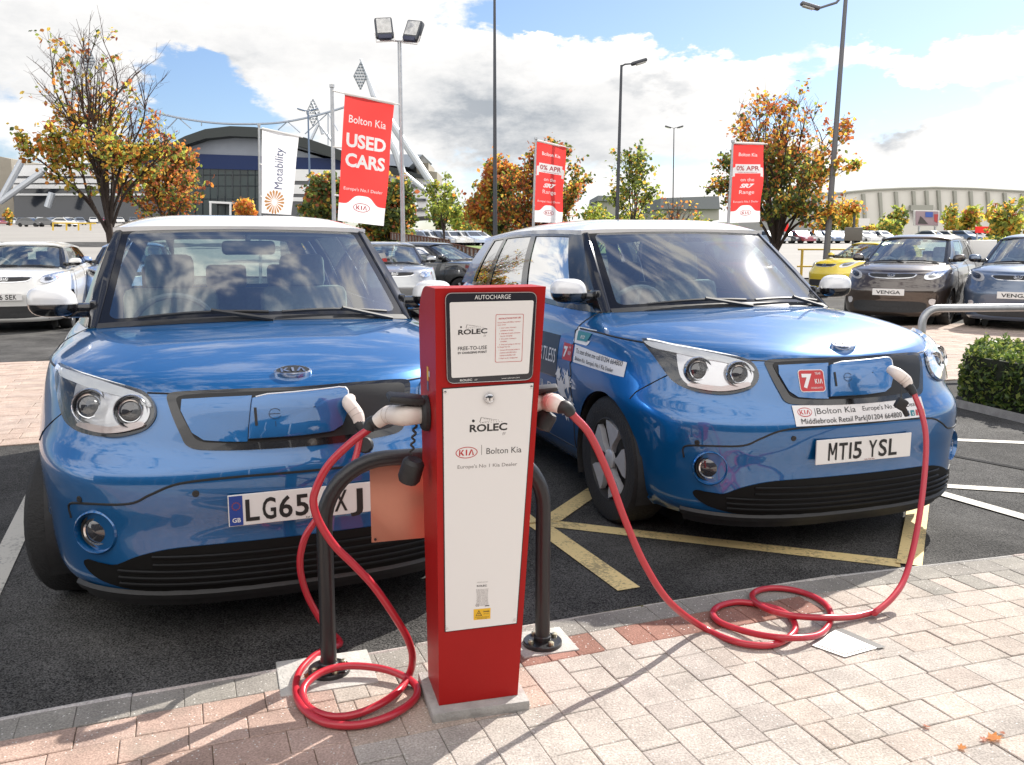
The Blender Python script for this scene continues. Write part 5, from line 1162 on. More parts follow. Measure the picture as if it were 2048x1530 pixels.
# ---------------------------------------------------------------- banners
BRED=mat('banner_red',(.72,.05,.045),.6,trans=.45); BWH=mat('banner_white',(.80,.79,.80),.6,trans=.40); BTX=mat('banner_lettering',(.90,.89,.88),.6); BGR=mat('banner_grey_text',(.55,.55,.57),.6); BNV=mat('banner_navy',(.04,.06,.17),.6); BOR=mat('banner_orange',(.62,.30,.10),.6)
def banner(name,label,Y,pole,q,kind,arm=True):
    """pole=(px_top,py_top,px_bottom); q = four corners TL TR BR BL in the photo, seen at distance Y"""
    e=base_empty('banner',pole[2],Y,label,'banner','dealer forecourt banners')
    m=MB(); poles(m,pole[0],pole[1],pole[2],440,Y+.02,.035,.05,ground=True); a=at(pole[0],pole[1],Y); m.tube([a,a+Vector((0,0,.06))],.05,8); wrel(m,'pole',GALV,e)
    Q=[at(x,y,Y) for x,y in q]
    m=MB(); m.tube([at(pole[0],pole[1]+6,Y),Q[0],lerp(Q[0],Q[1],1.12)],.014,6); m.tube([Q[0],Q[1]],.035,8); wrel(m,'top_arm',WPANEL,e)
    for t in (.42,.80): m=MB(); b=lerp(Q[0],Q[3],t); p_=at(pole[0]+(pole[2]-pole[0])*t,b.z*0+q[0][1]+(q[3][1]-q[0][1])*t,Y); m.tube([p_,b],.02,6); wrel(m,'bracket',WPANEL,e)
    ph=random.uniform(0,6)
    def fn(u,v,o=0.):
        t=lerp(Q[0],Q[1],u); b=lerp(Q[3],Q[2],u); w=.05*math.sin(v*5+u*4+ph)*(.3+.7*u)+.03*math.sin(v*13-u*6+ph)*u*v
        s=.02*math.sin(v*7+ph)*u*math.sin(math.pi*v)
        p=lerp(t,b,v); return p+Vector((s,w-o,0))
    W_=(Q[1]-Q[0]).length; H__=(Q[3]-Q[0]).length
    m=MB(); NV=36
    def edge(u): return .855-.075*(math.exp(-((u-.5)/.26)**4)) 
    if kind=='white': m.grid([[fn(u,v) for u in np.linspace(0,1,14)] for v in np.linspace(0,1,NV)],1)
    else:
        m.grid([[fn(u,edge(u)*v) for u in np.linspace(0,1,25)] for v in np.linspace(0,1,NV)],0); m.grid([[fn(u,edge(u)+(1-edge(u))*v) for u in np.linspace(0,1,25)] for v in np.linspace(0,1,8)],1)
    wrel(m,'cloth',[BRED,BWH],e)
    o=.016; LM=[BRED,BTX,BNV,BOR,mat('banner_red_text',(.45,.02,.03),.6),BGR]
    def T(s,cu,cv,h,w,mi,rot=0.,**k):
        L=MB(); put_text(L,s,lambda x,y:fn(cu+x/W_,cv-y/H__,o),0,0,h*H__,w=w*W_ if w else None,mi=mi,rot=rot,**k); wrel(L,'lettering',LM,e,smooth=False)
    L=MB()
    if kind=='white':
        put_text(L,'Motability',lambda x,y:fn(.62+(-y)/W_*-1*-1+.0,.44-x/H__,o),0,-.0,.42*W_*.6,w=.50*H__,mi=2); wrel(L,'lettering',LM,e,smooth=False); L=MB()
        for k in range(18):
            a=k*2*math.pi/18; d=.15
            put_poly(L,[(.03*math.cos(a)*2,.03*math.sin(a)*2),(.30*math.cos(a-.12),.30*math.sin(a-.12)),(.34*math.cos(a),.34*math.sin(a)),(.30*math.cos(a+.12),.30*math.sin(a+.12))],lambda x,y:fn(.42+x,.855-y*W_/H__,o),3)
    else:
        put=lambda cx,cy,rx,ry:None
        def kia(cv,rx): 
            f=lambda x,y:fn(.5+x/W_,cv-y/H__,o); put_ring(L,ellipse2d(rx*W_,rx*W_*.5),ellipse2d(rx*W_*.92,rx*W_*.42),f,4); kia_letters(L,f,0,0,rx*W_*.46,rx*W_*1.30,4)
        kia(.875,.185); T('The Power to Surprise',.5,.955,.012,.55,5)
        T("Europe's No.1 Dealer",.5,.745,.026,.82,1)
        if kind=='used':
            T('Bolton Kia',.5,.215,.062,.76,1,bold=.005); T('USED',.5,.40,.105,.82,1,bold=.035); T('CARS',.5,.555,.105,.82,1,bold=.035)
        else:
            T('Bolton Kia',.5,.16,.045,.62,1,bold=.01)
            RB=MB(); RB.grid([[fn(x,y,.010) for x in np.linspace(.10,.90,12)] for y in np.linspace(.26,.375,5)],1)
            for a,b_ in ((.02,.10),(.98,.90)): RB.grid([[fn(x,(.31 if x in (.02,.98) else .30)+.115*k,.007) for x in (a,(a+b_)/2,b_)] for k in (0,.5,1)],1)
            wrel(RB,'ribbon',LM,e,smooth=False)
            T('0% APR',.5,.338,.060,.72,4,bold=.01); T('representative',.5,.366,.014,.6,4)
            T('on the',.5,.475,.045,.42,1); T('SR7',.5,.555,.05,.46,1,bold=.05,shear=.4); T('Range',.5,.635,.05,.48,1)
    wrel(L,'emblem',LM,e,smooth=False)
banner('banner','white banner with sideways navy lettering and orange sun emblem, left of the USED CARS banner',27,(518,252,520),[(524,257),(597,273),(583,430),(523,426)],'white')
banner('banner','large red USED CARS banner with white foot and oval logo, behind the left blue car',18.5,(664,175,668),[(690,187),(788,207),(768,452),(675,441)],'used')
banner('banner','red 0% APR banner in front of the orange trees, near the tall thin pole',28,(1072,279,1067),[(1074,281),(1132,295),(1124,446),(1069,444)],'apr')
banner('banner','red 0% APR banner in front of the right-hand autumn tree',24.5,(1466,285,1457),[(1467,286),(1528,288),(1520,444),(1459,446)],'apr')
# ---------------------------------------------------------------- low hedge
def leaf_cloud(mb,pts,size,mats,curl=.3):
    for p in pts:
        p=Vector(p); s=size*random.uniform(.6,1.3); a=random.uniform(0,6.28); n=Vector((random.gauss(0,1),random.gauss(0,1),random.gauss(0,1)+.5)).normalized(); t=n.orthogonal().normalized(); b=n.cross(t); u=t*math.cos(a)+b*math.sin(a); w=n.cross(u)
        mb.add([p-u*s,p+w*s*.55+n*s*curl,p+u*s,p-w*s*.55+n*s*curl],[(0,1,2,3)],random.choices(range(len(mats)),mats)[0])
HLEAF=[mat('hedge_leaf',(.11,.17,.035),.45,trans=.4),mat('hedge_leaf_light',(.27,.31,.07),.45,trans=.45),mat('hedge_leaf_dark',(.045,.08,.022),.5,trans=.3)]
e=empty('hedge',gp(1990,800,ROADZ),0,'low clipped green hedge in a kerbed bed at the right edge','hedge')
A=gp(1912,806,ROADZ); Bq=gp(2150,862,ROADZ); du=(Bq-A); dv=Vector((.75,1.15,0)); hh=.50
pts=[]
while len(pts)<9000:
    u,v,w=random.random(),random.random(),random.random()
    k=.9+.12*math.sin(u*17)*math.sin(v*9+2)+.05*math.sin(u*41+v*23)
    if max(abs(u-.5)*2,abs(v-.5)*2,w)<.80: continue
    r=1-.10*max(0,w-.6)/.4
    pts.append(A+du*(.5+(u-.5)*r)+dv*(.5+(v-.5)*r)+Vector((0,0,.04+hh*w*k)))
m=MB(); leaf_cloud(m,pts,.026,[.5,.28,.22]); wrel(m,'foliage',HLEAF,e,smooth=False)
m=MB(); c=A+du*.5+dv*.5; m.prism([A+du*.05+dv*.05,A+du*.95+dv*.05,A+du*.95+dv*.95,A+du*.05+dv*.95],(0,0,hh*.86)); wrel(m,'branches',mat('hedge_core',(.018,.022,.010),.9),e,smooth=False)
m=MB(); o=[A-du*.03-dv*.14,A+du*1.03-dv*.14]; d2=Vector((-.03,.10,0)); m.prism([o[0],o[1],o[1]+d2,o[0]+d2],(0,0,.07)); tag(m.build('kerb',CONC),kind='structure')
# ---------------------------------------------------------------- far car parks
LA=mat('far_lot',(.26,.245,.225),.9,var=.10,vscale=.15); GR=mat('verge_grass',(.13,.19,.035),.9,var=.35,vscale=.4)
def ground_patch(name,poly,m,lift=.05,nu=14,nv=10):
    """poly: four photo points with distances"""
    Q=[(at(px,480,Y).x,Y) for px,Y in poly]; mb=MB()
    mb.grid([[(lambda x,y:(x,y,gz(x,y)+lift))(*( (np.array(Q[0])*(1-u)+np.array(Q[1])*u)*(1-v)+(np.array(Q[3])*(1-u)+np.array(Q[2])*u)*v)) for u in np.linspace(0,1,nu)] for v in np.linspace(0,1,nv)]); return tag(mb.build(name,m),kind='structure')
ground_patch('far_car_park',[(-500,34),(560,34),(560,235),(-500,235)],LA); ground_patch('far_car_park',[(1500,34),(2600,34),(2500,170),(1480,170)],LA); ground_patch('far_car_park',[(780,60),(1400,60),(1300,165),(800,165)],LA,.04)
ground_patch('grass',[(815,70),(1000,70),(1000,84),(810,88)],GR,.12); ground_patch('grass',[(800,150),(1040,150),(1060,215),(800,215)],GR,.14); ground_patch('grass',[(1150,60),(1450,60),(1480,200),(1100,200)],GR,.10)
ground_patch('road',[(870,46),(1010,46),(1010,54),(870,54)],mat('far_road',(.22,.21,.2),.9),.16)
def far_car_mesh():
    """small whole car in one mesh: paint, glass, tyres, lamps"""
    m=MB(); prof=[(-.02,.30),(0,.55),(.10,.68),(.9,.86),(1.0,.90),(1.75,1.40),(2.4,1.47),(3.2,1.42),(3.9,1.02),(4.15,.92),(4.2,.45),(4.15,.28)]
    hw=lambda z:.86 if z<.92 else .86-.26*(z-.92)/.55
    rows=[[Vector((s*hw(z),y,z)) for y,z in prof] for s in (-1,-.98,.98,1)]
    for r,k in ((0,0),(3,0)):
        m.add(rows[r],[tuple(range(len(prof)))],0)
    m.grid([rows[0],rows[3]],0)
    for s in (-1,1): m.add([Vector((s*(hw(z)+.012),y,z)) for y,z in ((1.25,.95),(1.85,1.34),(3.1,1.35),(3.6,1.02))],[(0,1,2,3)],1)
    m.add([Vector((x,y,z+.015)) for x,y,z in ((-.74,1.08,.95),(.74,1.08,.95),(.60,1.70,1.36),(-.60,1.70,1.36))],[(0,1,2,3)],1); m.add([Vector((x,y+.02,z)) for x,y,z in ((-.60,3.28,1.38),(.60,3.28,1.38),(.72,3.84,1.06),(-.72,3.84,1.06))],[(0,1,2,3)],1)
    for y in (.8,3.4):
        for s in (-1,1): m.lathe([(.001,-.1),(.31,-.1),(.31,.1),(.001,.1)],14,2,M=Matrix.Rotation(math.pi/2,3,'Y'),c=(s*.80,y,.31))
    for s in (-1,1): m.box((s*.62,.06,.62),(.34,.12,.14),3)
    return m
FG=mat('far_glass',(.03,.035,.04),.08,0,.5); cols={'white':PW,'black':PK,'silver':PS,'dark red':PR,'blue':PSB,'pale blue':PLB}
proto={}
def far_car(col,x,y,rz,label,group):
    if col not in proto: proto[col]=far_car_mesh().build('parked_car',[cols[col],FG,RUBBER,LAMPCH]); o=proto[col]
    else: o=proto[col].copy(); COL.objects.link(o)
    o.location=(x,y,gz(x,y)+.05); o.rotation_euler=(0,0,rz); tag(o,label,'car',group)
def row(place,px0,px1,Y0,Y1,n,rz,seq):
    for k in range(n):
        t=(k+.5)/n; Y=Y0+(Y1-Y0)*t+random.uniform(-.6,.6); px=px0+(px1-px0)*t; c=seq[k%len(seq)]
        far_car(c,at(px,470,Y).x,Y,rz+random.uniform(-.04,.04),'small %s car parked %s'%(c,place),'%s cars parked %s'%(c,place))
WB=['white','black','silver','white','dark red','silver','blue','black','white','pale blue']
random.seed(11)
row('in the front row of the right far car park',1556,1800,100,104,13,.5,['silver','white','black','dark red','silver','white','blue','silver','black','silver','white','black','white'])
row('in the back row of the right far car park',1548,1810,120,124,15,.5,['white','silver','white','black','silver','white','black','dark red','silver','white','silver','black','white','blue','silver'])
row('in the glare at the far right',1880,2040,112,112,5,.6,['silver','white','blue','white','silver'])
row('on the front line of the far middle car park',846,985,88,90,11,.75,['silver','white','pale blue','white','black','silver','white','silver','white','pale blue','white'])
row('on the second line of the far middle car park',830,985,100,102,13,.75,['white','silver','black','white','pale blue','silver','white','white','silver','black','white','silver','white'])
row('at the foot of the green bank in the middle',800,900,135,135,8,.7,['white','silver','white','black','dark red','white','silver','white'])
row('in the near row of the left far car park',70,172,150,150,3,1.5,['black','black','white'])
row('in the middle row below the stadium',-40,175,172,172,11,.6,['silver','white','dark red','white','black','white','white','silver','white','white','silver'])
row('along the foot of the stadium',70,470,205,205,15,.5,['white','silver','white','blue','white','dark red','white','silver','black','dark red','white','silver','blue','white','silver'])
# ---------------------------------------------------------------- stadium and far buildings
SW_=mat('stadium_white',(.70,.70,.70),.6,var=.05,vscale=.2); SGREY=mat('stadium_grey_cladding',(.22,.245,.29),.5,.1,var=.08,vscale=.3); SROOF=mat('stadium_roof_dark',(.022,.028,.028),.6); SNAVY=mat('stadium_navy_glass',(.008,.022,.085),.35,spec=.2); SGL=mat('stadium_green_glass',(.010,.024,.026),.3,0,.0,var=.5,vscale=.25); SDARK=mat('stadium_dark_glass',(.02,.025,.035),.15,0,.5); SSTEEL=mat('stadium_steel',(.50,.53,.57),.4,.3); STRUSS=mat('stadium_truss_blue',(.30,.34,.40),.4,.3); SBEIGE=mat('stadium_beige',(.30,.27,.22),.8,var=.1,vscale=.3)
st_=base_empty('stadium',430,238,'large stadium with curved dark roof, white tiers and glass front beyond the left car park','stadium')
def ext(name,m,px,Y,depth,parent,**k):
    mb=MB(); mb.prism([at(x,y,Y) for x,y in px],(0,depth,0)); return wrel(mb,name,m,parent,smooth=False)
def s1(pts): return [(x/2.926,y/2.926) for x,y in pts]
YS=238
arc_top=[(287,273),(342,258),(400,254),(461,253),(520,256),(581,263),(640,277),(677,290),(720,308)]
arc_low=[(720,336),(677,318),(640,304),(598,290),(560,281),(513,275),(461,272),(410,273),(360,277),(325,282),(287,292)]
YS=238
arc_top=[(330,292),(370,272),(410,258),(460,252),(510,254),(560,262),(610,275),(650,289),(690,303),(740,322)]
arc_low=[(740,345),(690,325),(650,310),(610,296),(560,282),(510,274),(460,272),(410,277),(370,290),(330,310)]
ext('roof',SROOF,[(180,318),(240,290)]+arc_top+arc_low+[(240,312),(180,340)],YS-4,70,st_)
ext('upper_wall',SGREY,arc_low[::-1]+[(720,330),(280,318)],YS,50,st_)
ext('navy_band',SNAVY,[(280,304),(700,318),(700,345),(280,334)],YS-1,40,st_)
ext('glass_front',SGL,[(340,330),(520,332),(520,432),(340,432)],YS-.5,30,st_)
for y0,y1 in ((338,361),(369,387),(394,402)): ext('tier_band',SW_,[(560,y0),(690,y0+2),(690,y1+2),(560,y1)],YS-2.0,30,st_)
ext('tier_glazing',SDARK,[(520,334),(700,338),(700,436),(520,436)],YS-.8,30,st_)
m=MB()
for k in range(12): x=345+k*15; m.tube([at(x,333,YS-.7),at(x,430,YS-.7)],.10,4)
for y in (350,372,398): m.tube([at(340,y,YS-.7),at(520,y,YS-.7)],.08,4)
wrel(m,'mullions',SDARK,st_)
# left wing
ext('left_wing',SDARK,[(28,330),(350,322),(350,440),(28,440)],YS+2,30,st_)
for y0,y1,x0,x1 in ((330,352,28,345),(357,366,26,345),(369,377,26,345),(387,391,28,345)): ext('tier_band',SW_,[(x0,y0),(x1,y0),(x1,y1),(x0,y1)],YS+.5,20,st_)
ext('tower_block',SBEIGE,[(-60,318),(0,313),(22,318),(30,440),(-60,440)],YS+6,30,st_)
for a,b in (((46,318),(2,398)),((92,338),(0,404)),((104,386),(95,414))): 
    m=MB(); m.tube([at(*a,YS-6),at(*b,YS-6)],.85,10); wrel(m,'raking_strut',SSTEEL,st_)
ext('porch',SW_,[(418,402),(464,404),(464,408),(418,406)],YS-6,6,st_)
for x in (421,461): m=MB(); m.tube([at(x,404,YS-6),at(x,432,YS-6)],.3,8); wrel(m,'porch_post',SW_,st_)
# truss over the roof
m=MB(); T=[(235,198),(262,208),(300,222),(360,236),(430,246),(500,248),(560,245),(620,234),(684,216),(700,208)]
m.tube(smooth_path([at(x,y,YS-3) for x,y in T],4),.26,6)
for a,b in (((275,213),(300,268)),((300,222),(328,262)),((356,235),(334,258)),((356,235),(382,257)),((262,210),(262,290)),((575,243),(556,260)),((575,243),(600,265)),((656,226),(610,268)),((656,226),(676,262)),((656,226),(656,290)),((310,224),(310,258)),((403,243),(403,252))): m.tube([at(*a,YS-3),at(*b,YS-3)],.14,5)
wrel(m,'roof_truss',STRUSS,st_)
def mast(px,py,pts,Yb,r):
    f=empty('floodlight_mast'); f.parent=st_
    m=MB(); m.tube([at(a,b,Yb) for a,b in pts],list(np.linspace(.28,r,len(pts))),8); wrel(m,'mast_leg',SSTEEL,f)
    m=MB(); hw,hh=13,24
    for i in range(9):
        v=-1+2*i/8; w=1-abs(v)*.85; y=py+v*hh
        for j in range(max(1,int(round(w*5)))):
            n_=max(1,int(round(w*5))); x=px+(j-(n_-1)/2)*5.2; c=at(x,y,Yb-.6); m.box(c,(.50,.4,.34))
        m.tube([at(px-w*hw,y+2.4,Yb-.4),at(px+w*hw,y+2.4,Yb-.4)],.07,4)
    for sx in (-1,1): m.tube([at(px,py-hh-3,Yb-.3),at(px+sx*hw*1.05,py,Yb-.3),at(px,py+hh+3,Yb-.3)],.10,4)
    wrel(m,'lamp_array',mat('flood_array',(.20,.23,.26),.4,.3),f)
mast(721,152,[(721,118),(735,155),(748,192)],YS-10,.8); mast(626,225,[(622,203),(634,232),(646,268)],YS+60,.6); mast(177,122,[(170,88),(160,130),(152,165),(140,215),(128,330)],YS-10,.9)
for pts in (((636,250),(622,280)),((640,250),(664,282))): m=MB(); m.tube([at(*p,YS+40) for p in pts],.4,6); wrel(m,'mast_stay',SSTEEL,st_)
for pts,r in (((( 748,192),(782,245),(868,375)),.9),(((772,268),(790,300),(830,420)),.9),(((775,262),(806,345),(858,388)),.6)): m=MB(); m.tube([at(*p,YS-12) for p in pts],r,8); wrel(m,'raking_strut',SSTEEL,st_)
# right stand
def s3(pts): return [(600+x/2.926,y/2.926) for x,y in pts]
ext('right_stand',SW_,[(770,345),(850,352),(856,366),(856,432),(770,436)],YS+10,40,st_)
ext('stand_roof',STRUSS,[(768,308),(845,309),(818,334),(768,330)],YS+14,30,st_); ext('stand_roof_edge',SROOF,[(766,330),(800,338),(852,352),(852,357),(766,345)],YS+8,40,st_)
for y0,y1 in ((367,374),(395,400),(414,420)): ext('tier_glazing',SDARK,[(778,y0),(852,y0+2),(852,y1+2),(778,y1)],YS+9.4,5,st_)
ext('tower_block',SBEIGE,[(830,326),(857,326),(857,342),(874,344),(874,425),(852,425)],YS+22,20,st_)
# sheds and the big ribbed hall
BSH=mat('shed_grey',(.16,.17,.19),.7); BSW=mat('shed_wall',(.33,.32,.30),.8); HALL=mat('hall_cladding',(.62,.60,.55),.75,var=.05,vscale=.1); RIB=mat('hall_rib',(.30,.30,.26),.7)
def shed(label,px,Y,roofm,wallm,yr):
    e=base_empty('shed',px[0][0],Y,label,'building'); x0,x1=px[0][0],px[1][0]; ext('wall',wallm,[(x0,yr),(x1,yr),(x1,px[2][1]),(x0,px[2][1])],Y,25,e); m=MB(); a,b=at(x0-2,yr,Y-1),at(x1+2,yr,Y-1); c,d=at(*px[1],Y+12),at(*px[0],Y+12); m.prism([a,b,c,d],(0,0,-.4)); ext('roof',roofm,[px[0],px[1],(x1+2,yr),(x0-2,yr)],Y-1,20,e)
shed('low grey roofed shed behind the sparse young tree',[(1196,391),(1238,392),(1240,432)],190,BSH,BSW,402)
shed('long grey roofed shed left of the right-hand banner',[(1322,396),(1438,392),(1440,440)],170,BSH,BSW,418)
shed('distant dark shed roof behind the right autumn tree',[(1600,386),(1682,384),(1690,440)],190,BSH,BSW,404)
hl_=base_empty('hall',1850,165,'big pale ribbed warehouse hall across the right-hand car park','building')
R_=[(1642,392),(1690,385),(1740,380),(1800,377),(1870,375),(1950,377),(2040,382),(2200,392)]
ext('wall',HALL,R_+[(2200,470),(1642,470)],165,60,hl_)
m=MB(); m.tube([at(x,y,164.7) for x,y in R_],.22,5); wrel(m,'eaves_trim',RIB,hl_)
for k,x in enumerate((1722,1755,1787,1822,1848,1872,1904,1936,1970,2004,2040)):
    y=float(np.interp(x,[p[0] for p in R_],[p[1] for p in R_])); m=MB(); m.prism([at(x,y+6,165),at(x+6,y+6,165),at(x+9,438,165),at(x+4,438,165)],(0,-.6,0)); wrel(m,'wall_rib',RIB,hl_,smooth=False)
m=MB(); c=at(1842,416,164); m.box(c,(4.0,1,1.0)); wrel(m,'entrance_canopy',RIB,hl_)
bb=base_empty('billboard',1853,118,'white framed advertising billboard with blue and red poster in front of the ribbed hall','billboard')
ext('frame',WPANEL,[(1829,420),(1879,421),(1878,453),(1829,452)],118,.4,bb)
m=MB(); P_=lambda u,v:lerp(lerp(at(1831,422,117.9),at(1877,423,117.9),u),lerp(at(1831,450,117.9),at(1876,451,117.9),u),v)-Vector((0,.02,0))
m.grid([[P_(u,v) for u in (0,.4,.8,1)] for v in (0,.5,1)],0); m.add([P_(.42,.06)-Vector((0,.05,0)),P_(.75,.06)-Vector((0,.05,0)),P_(.75,.42)-Vector((0,.05,0)),P_(.42,.42)-Vector((0,.05,0))],[(0,1,2,3)],1); m.add([P_(.8,.2)-Vector((0,.05,0)),P_(.98,.2)-Vector((0,.05,0)),P_(.95,.8)-Vector((0,.05,0)),P_(.82,.7)-Vector((0,.05,0))],[(0,1,2,3)],2); m.add([P_(.1,.9)-Vector((0,.05,0)),P_(.2,.35)-Vector((0,.05,0)),P_(.32,.5)-Vector((0,.05,0)),P_(.55,.92)-Vector((0,.05,0))],[(0,1,2,3)],3)
wrel(m,'poster',[mat('poster_mauve',(.30,.22,.24),.6),mat('poster_blue',(.05,.10,.35),.6),mat('poster_red',(.40,.05,.05),.6),mat('poster_dark',(.06,.05,.05),.6)],bb,smooth=False)
for x in (1838,1870): m=MB(); m.tube([at(x,452,118.2),at(x,470,118.2)],.15,6); wrel(m,'leg',GALV,bb)
e=base_empty('dealer_sign',1573,97,'small red dealer board standing at the front of the right far car park','sign'); ext('board',BRED,[(1569,446),(1577,446),(1577,463),(1569,463)],97,.2,e); ext('post',GALV,[(1569,463),(1571,463),(1571,474),(1569,474)],97,.2,e)
e=base_empty('dealer_sign',1966,95,'faint red board on posts in the glare at the far right','sign'); ext('board',BRED,[(1952,453),(1988,453),(1988,466),(1952,466)],95,.2,e); ext('post',GALV,[(1954,466),(1956,466),(1956,482),(1954,482)],95,.2,e)
# distant wooded rise closing the view
HILL=mat('hill_green',(.05,.07,.03),.95,var=.5,vscale=.03)
m=MB(); hx=np.linspace(-700,900,90); m.grid([[Vector((x,y,gz(x,250)+h*(.5+.5*math.sin(x*.021)+.35*math.sin(x*.057+1)+.2*math.sin(x*.17)))) for x in hx] for y,h in ((420,-3),(440,6),(480,8),(560,6),(700,0))]); tag(m.build('hill',HILL),kind='structure')
# ---------------------------------------------------------------- trees
BARK=mat('bark',(.045,.032,.026),.9,var=.35,vscale=14,bump=.5,bscale=30); TWIG=mat('twig',(.075,.045,.035),.9)
def tree(name,label,px,Y,top,half,lean=0.,weights=(1,1,1,0,0,0),limbs=9,sub=8,twigs=5,lpt=8,leaf=.085,trunk_h=.22,tr=.14,fork=.30,bare=None,seed=1,low=.22,depth_k=.9,spread=1.,cat='tree',group=None,leafw=None,asym=0.,up=.5):
    rs=random.Random(seed); b=at(px,480,Y); z0=gz(b.x,Y); zt=at(px,top,Y).z; Ht=zt-z0; W_=half/CF*Y
    e=empty(name,(b.x,Y,z0),rs.uniform(0,.3)*0,label,cat,group)
    tk=MB(); tw=MB(); lf=MB()
    th=Ht*trunk_h; tb=Vector((b.x,Y,z0-.1)); tt=Vector((b.x+lean*Ht*.3,Y,z0+th))
    mid=lerp(tb,tt,.5)+Vector((rs.uniform(-.06,.06),0,0)); tk.tube(smooth_path([tb,lerp(tb,mid,.15),mid,tt],4),list(np.interp(np.linspace(0,1,13),[0,.08,1],[tr*1.5,tr*1.1,tr*.85])),10)
    cc=Vector((b.x+lean*Ht*.5,Y,z0+Ht*(low+1)/2)); rz=Ht*(1-low)/2
    for i in range(limbs):
        az=2*math.pi*(i+rs.uniform(-.3,.3))/limbs; pol=rs.choice([rs.uniform(.05,.5),rs.uniform(.4,1.),rs.uniform(.8,1.5),rs.uniform(1.3,1.9)]) if i else .1
        d=Vector((math.sin(pol)*math.cos(az)*W_*(1+asym*(1 if math.cos(az)<0 else -1)),math.sin(pol)*math.sin(az)*W_*depth_k,math.cos(pol)*rz)); tip=cc+d*rs.uniform(.82,1.0)
        s=lerp(tb,tt,rs.uniform(.75,1.)); c1=lerp(s,tip,.35)+Vector((0,0,Ht*.07*rs.uniform(.3,1.2)))-d*.05; c2=lerp(s,tip,.7)+Vector((rs.gauss(0,.05)*Ht,rs.gauss(0,.05)*Ht,Ht*.03))
        P=smooth_path([s,c1,c2,tip],5); R=list(np.linspace(tr*.42,tr*.05,len(P))); tk.tube(P,R,6)
        for j in range(sub):
            t=rs.uniform(.30,1.0); k=min(len(P)-1,int(t*(len(P)-1))); q=P[k]; L_=(P[-1]-P[0]).length*(.42*(1-t)+.13)*rs.uniform(.7,1.2)
            dd=((P[min(k+1,len(P)-1)]-P[max(k-1,0)]).normalized()*.8+Vector((rs.gauss(0,1),rs.gauss(0,1),rs.gauss(0,.6)+up))*.65).normalized(); q2=q+dd*L_; qm=lerp(q,q2,.5)+Vector((0,0,L_*.06)); tw.tube([q,qm,q2],[R[k]*.55+.004,R[k]*.3+.004,.004],4,caps=False)
            for l in range(twigs):
                u=rs.uniform(.25,1); a=lerp(q,q2,u); d3=(dd*.6+Vector((rs.gauss(0,1),rs.gauss(0,1),rs.gauss(0,.7)+up))*.7).normalized(); L3=L_*.36*rs.uniform(.5,1.2); a2=a+d3*L3; tw.tube([a,a2],[.005,.003],3,caps=False)
                h=(a2.z-z0)/Ht; xr=(a2.x-cc.x)/W_
                pr=1. if bare is None else bare(xr,h)
                if rs.random()>pr: continue
                for n in range(rs.randint(max(1,lpt//2),lpt+lpt//2)):
                    c=lerp(a,a2,rs.uniform(.1,1.1))+Vector((rs.gauss(0,1),rs.gauss(0,1),rs.gauss(0,1)-.3))*leaf*1.2
                    w=leafw(xr,h) if leafw else weights
                    s_=leaf*rs.uniform(.55,1.25); n_=Vector((rs.gauss(0,1),rs.gauss(0,1)-.5,rs.gauss(0,1)+.3)).normalized(); t_=n_.orthogonal().normalized(); b_=n_.cross(t_); aa=rs.uniform(0,6.28); u_=t_*math.cos(aa)+b_*math.sin(aa); v_=n_.cross(u_)
                    lf.add([c-u_*s_,c-u_*s_*.1+v_*s_*.75,c+u_*s_*.55+v_*s_*.5+n_*s_*.2,c+u_*s_,c+u_*s_*.4-v_*s_*.6+n_*s_*.2,c-u_*s_*.15-v_*s_*.7],[(0,1,2,3),(0,3,4,5)],rs.choices(range(6),w)[0])
    wrel(tk,'trunk',BARK,e); 
    if tw.v: wrel(tw,'branches',TWIG,e,smooth=False)
    if lf.v: wrel(lf,'crown',LEAFM,e,smooth=False)
    return e
# order of leaf weights: orange, yellow, green, rust, dark green, lime
lw=lambda xr,h:(2.2 if xr<-.2 else 1.2,2.2,.8 if h<.6 else .3,1.5 if (h>.62 or h<.32) else .5,.7,1.3)
tree('maple_tree','big half bare autumn maple with orange and yellow leaves, left of the white car roof',226,27,62,165,weights=(2,2,1,1,1,1),limbs=14,sub=13,twigs=7,lpt=8,leaf=.075,trunk_h=.28,tr=.135,low=.02,seed=5,leafw=lw,bare=lambda xr,h:(.08 if h>.74 else .38 if h>.60 else .86)*(1. if xr<.25 or h<.58 else .35),asym=.12,lean=-.05,up=.65)
tree('maple_tree','smaller rust red maple right of the big maple, in front of the stadium glass',342,40,296,92,weights=(1.2,.8,.8,2.2,1.6,.4),limbs=14,sub=11,twigs=7,lpt=6,leaf=.09,trunk_h=.18,tr=.13,low=.10,seed=9)
tree('young_tree','small orange leaved sapling between the rust maple and the white banner',492,60,402,24,weights=(3,2,.2,1,0,0),limbs=7,sub=6,twigs=4,lpt=6,leaf=.12,trunk_h=.3,tr=.06,low=.3,seed=3)
tree('broadleaf_tree','dark green tree with rusty top behind the post of the USED CARS banner',650,48,352,42,weights=(.2,.2,1,1,3.,.2),limbs=12,sub=9,twigs=6,lpt=10,leaf=.13,trunk_h=.15,tr=.12,low=.05,seed=12)
tree('broadleaf_tree','dark green and yellow bushy tree right of the USED CARS banner',785,46,362,50,weights=(.2,.7,1.2,.5,3.,.3),limbs=13,sub=9,twigs=6,lpt=10,leaf=.13,trunk_h=.12,tr=.12,low=.04,seed=14)
tree('young_tree','thin pale green young tree in front of the green bank',888,55,352,42,weights=(.0,.3,1.5,0,.6,2.),limbs=9,sub=7,twigs=4,lpt=5,leaf=.11,trunk_h=.38,tr=.07,low=.30,seed=21)
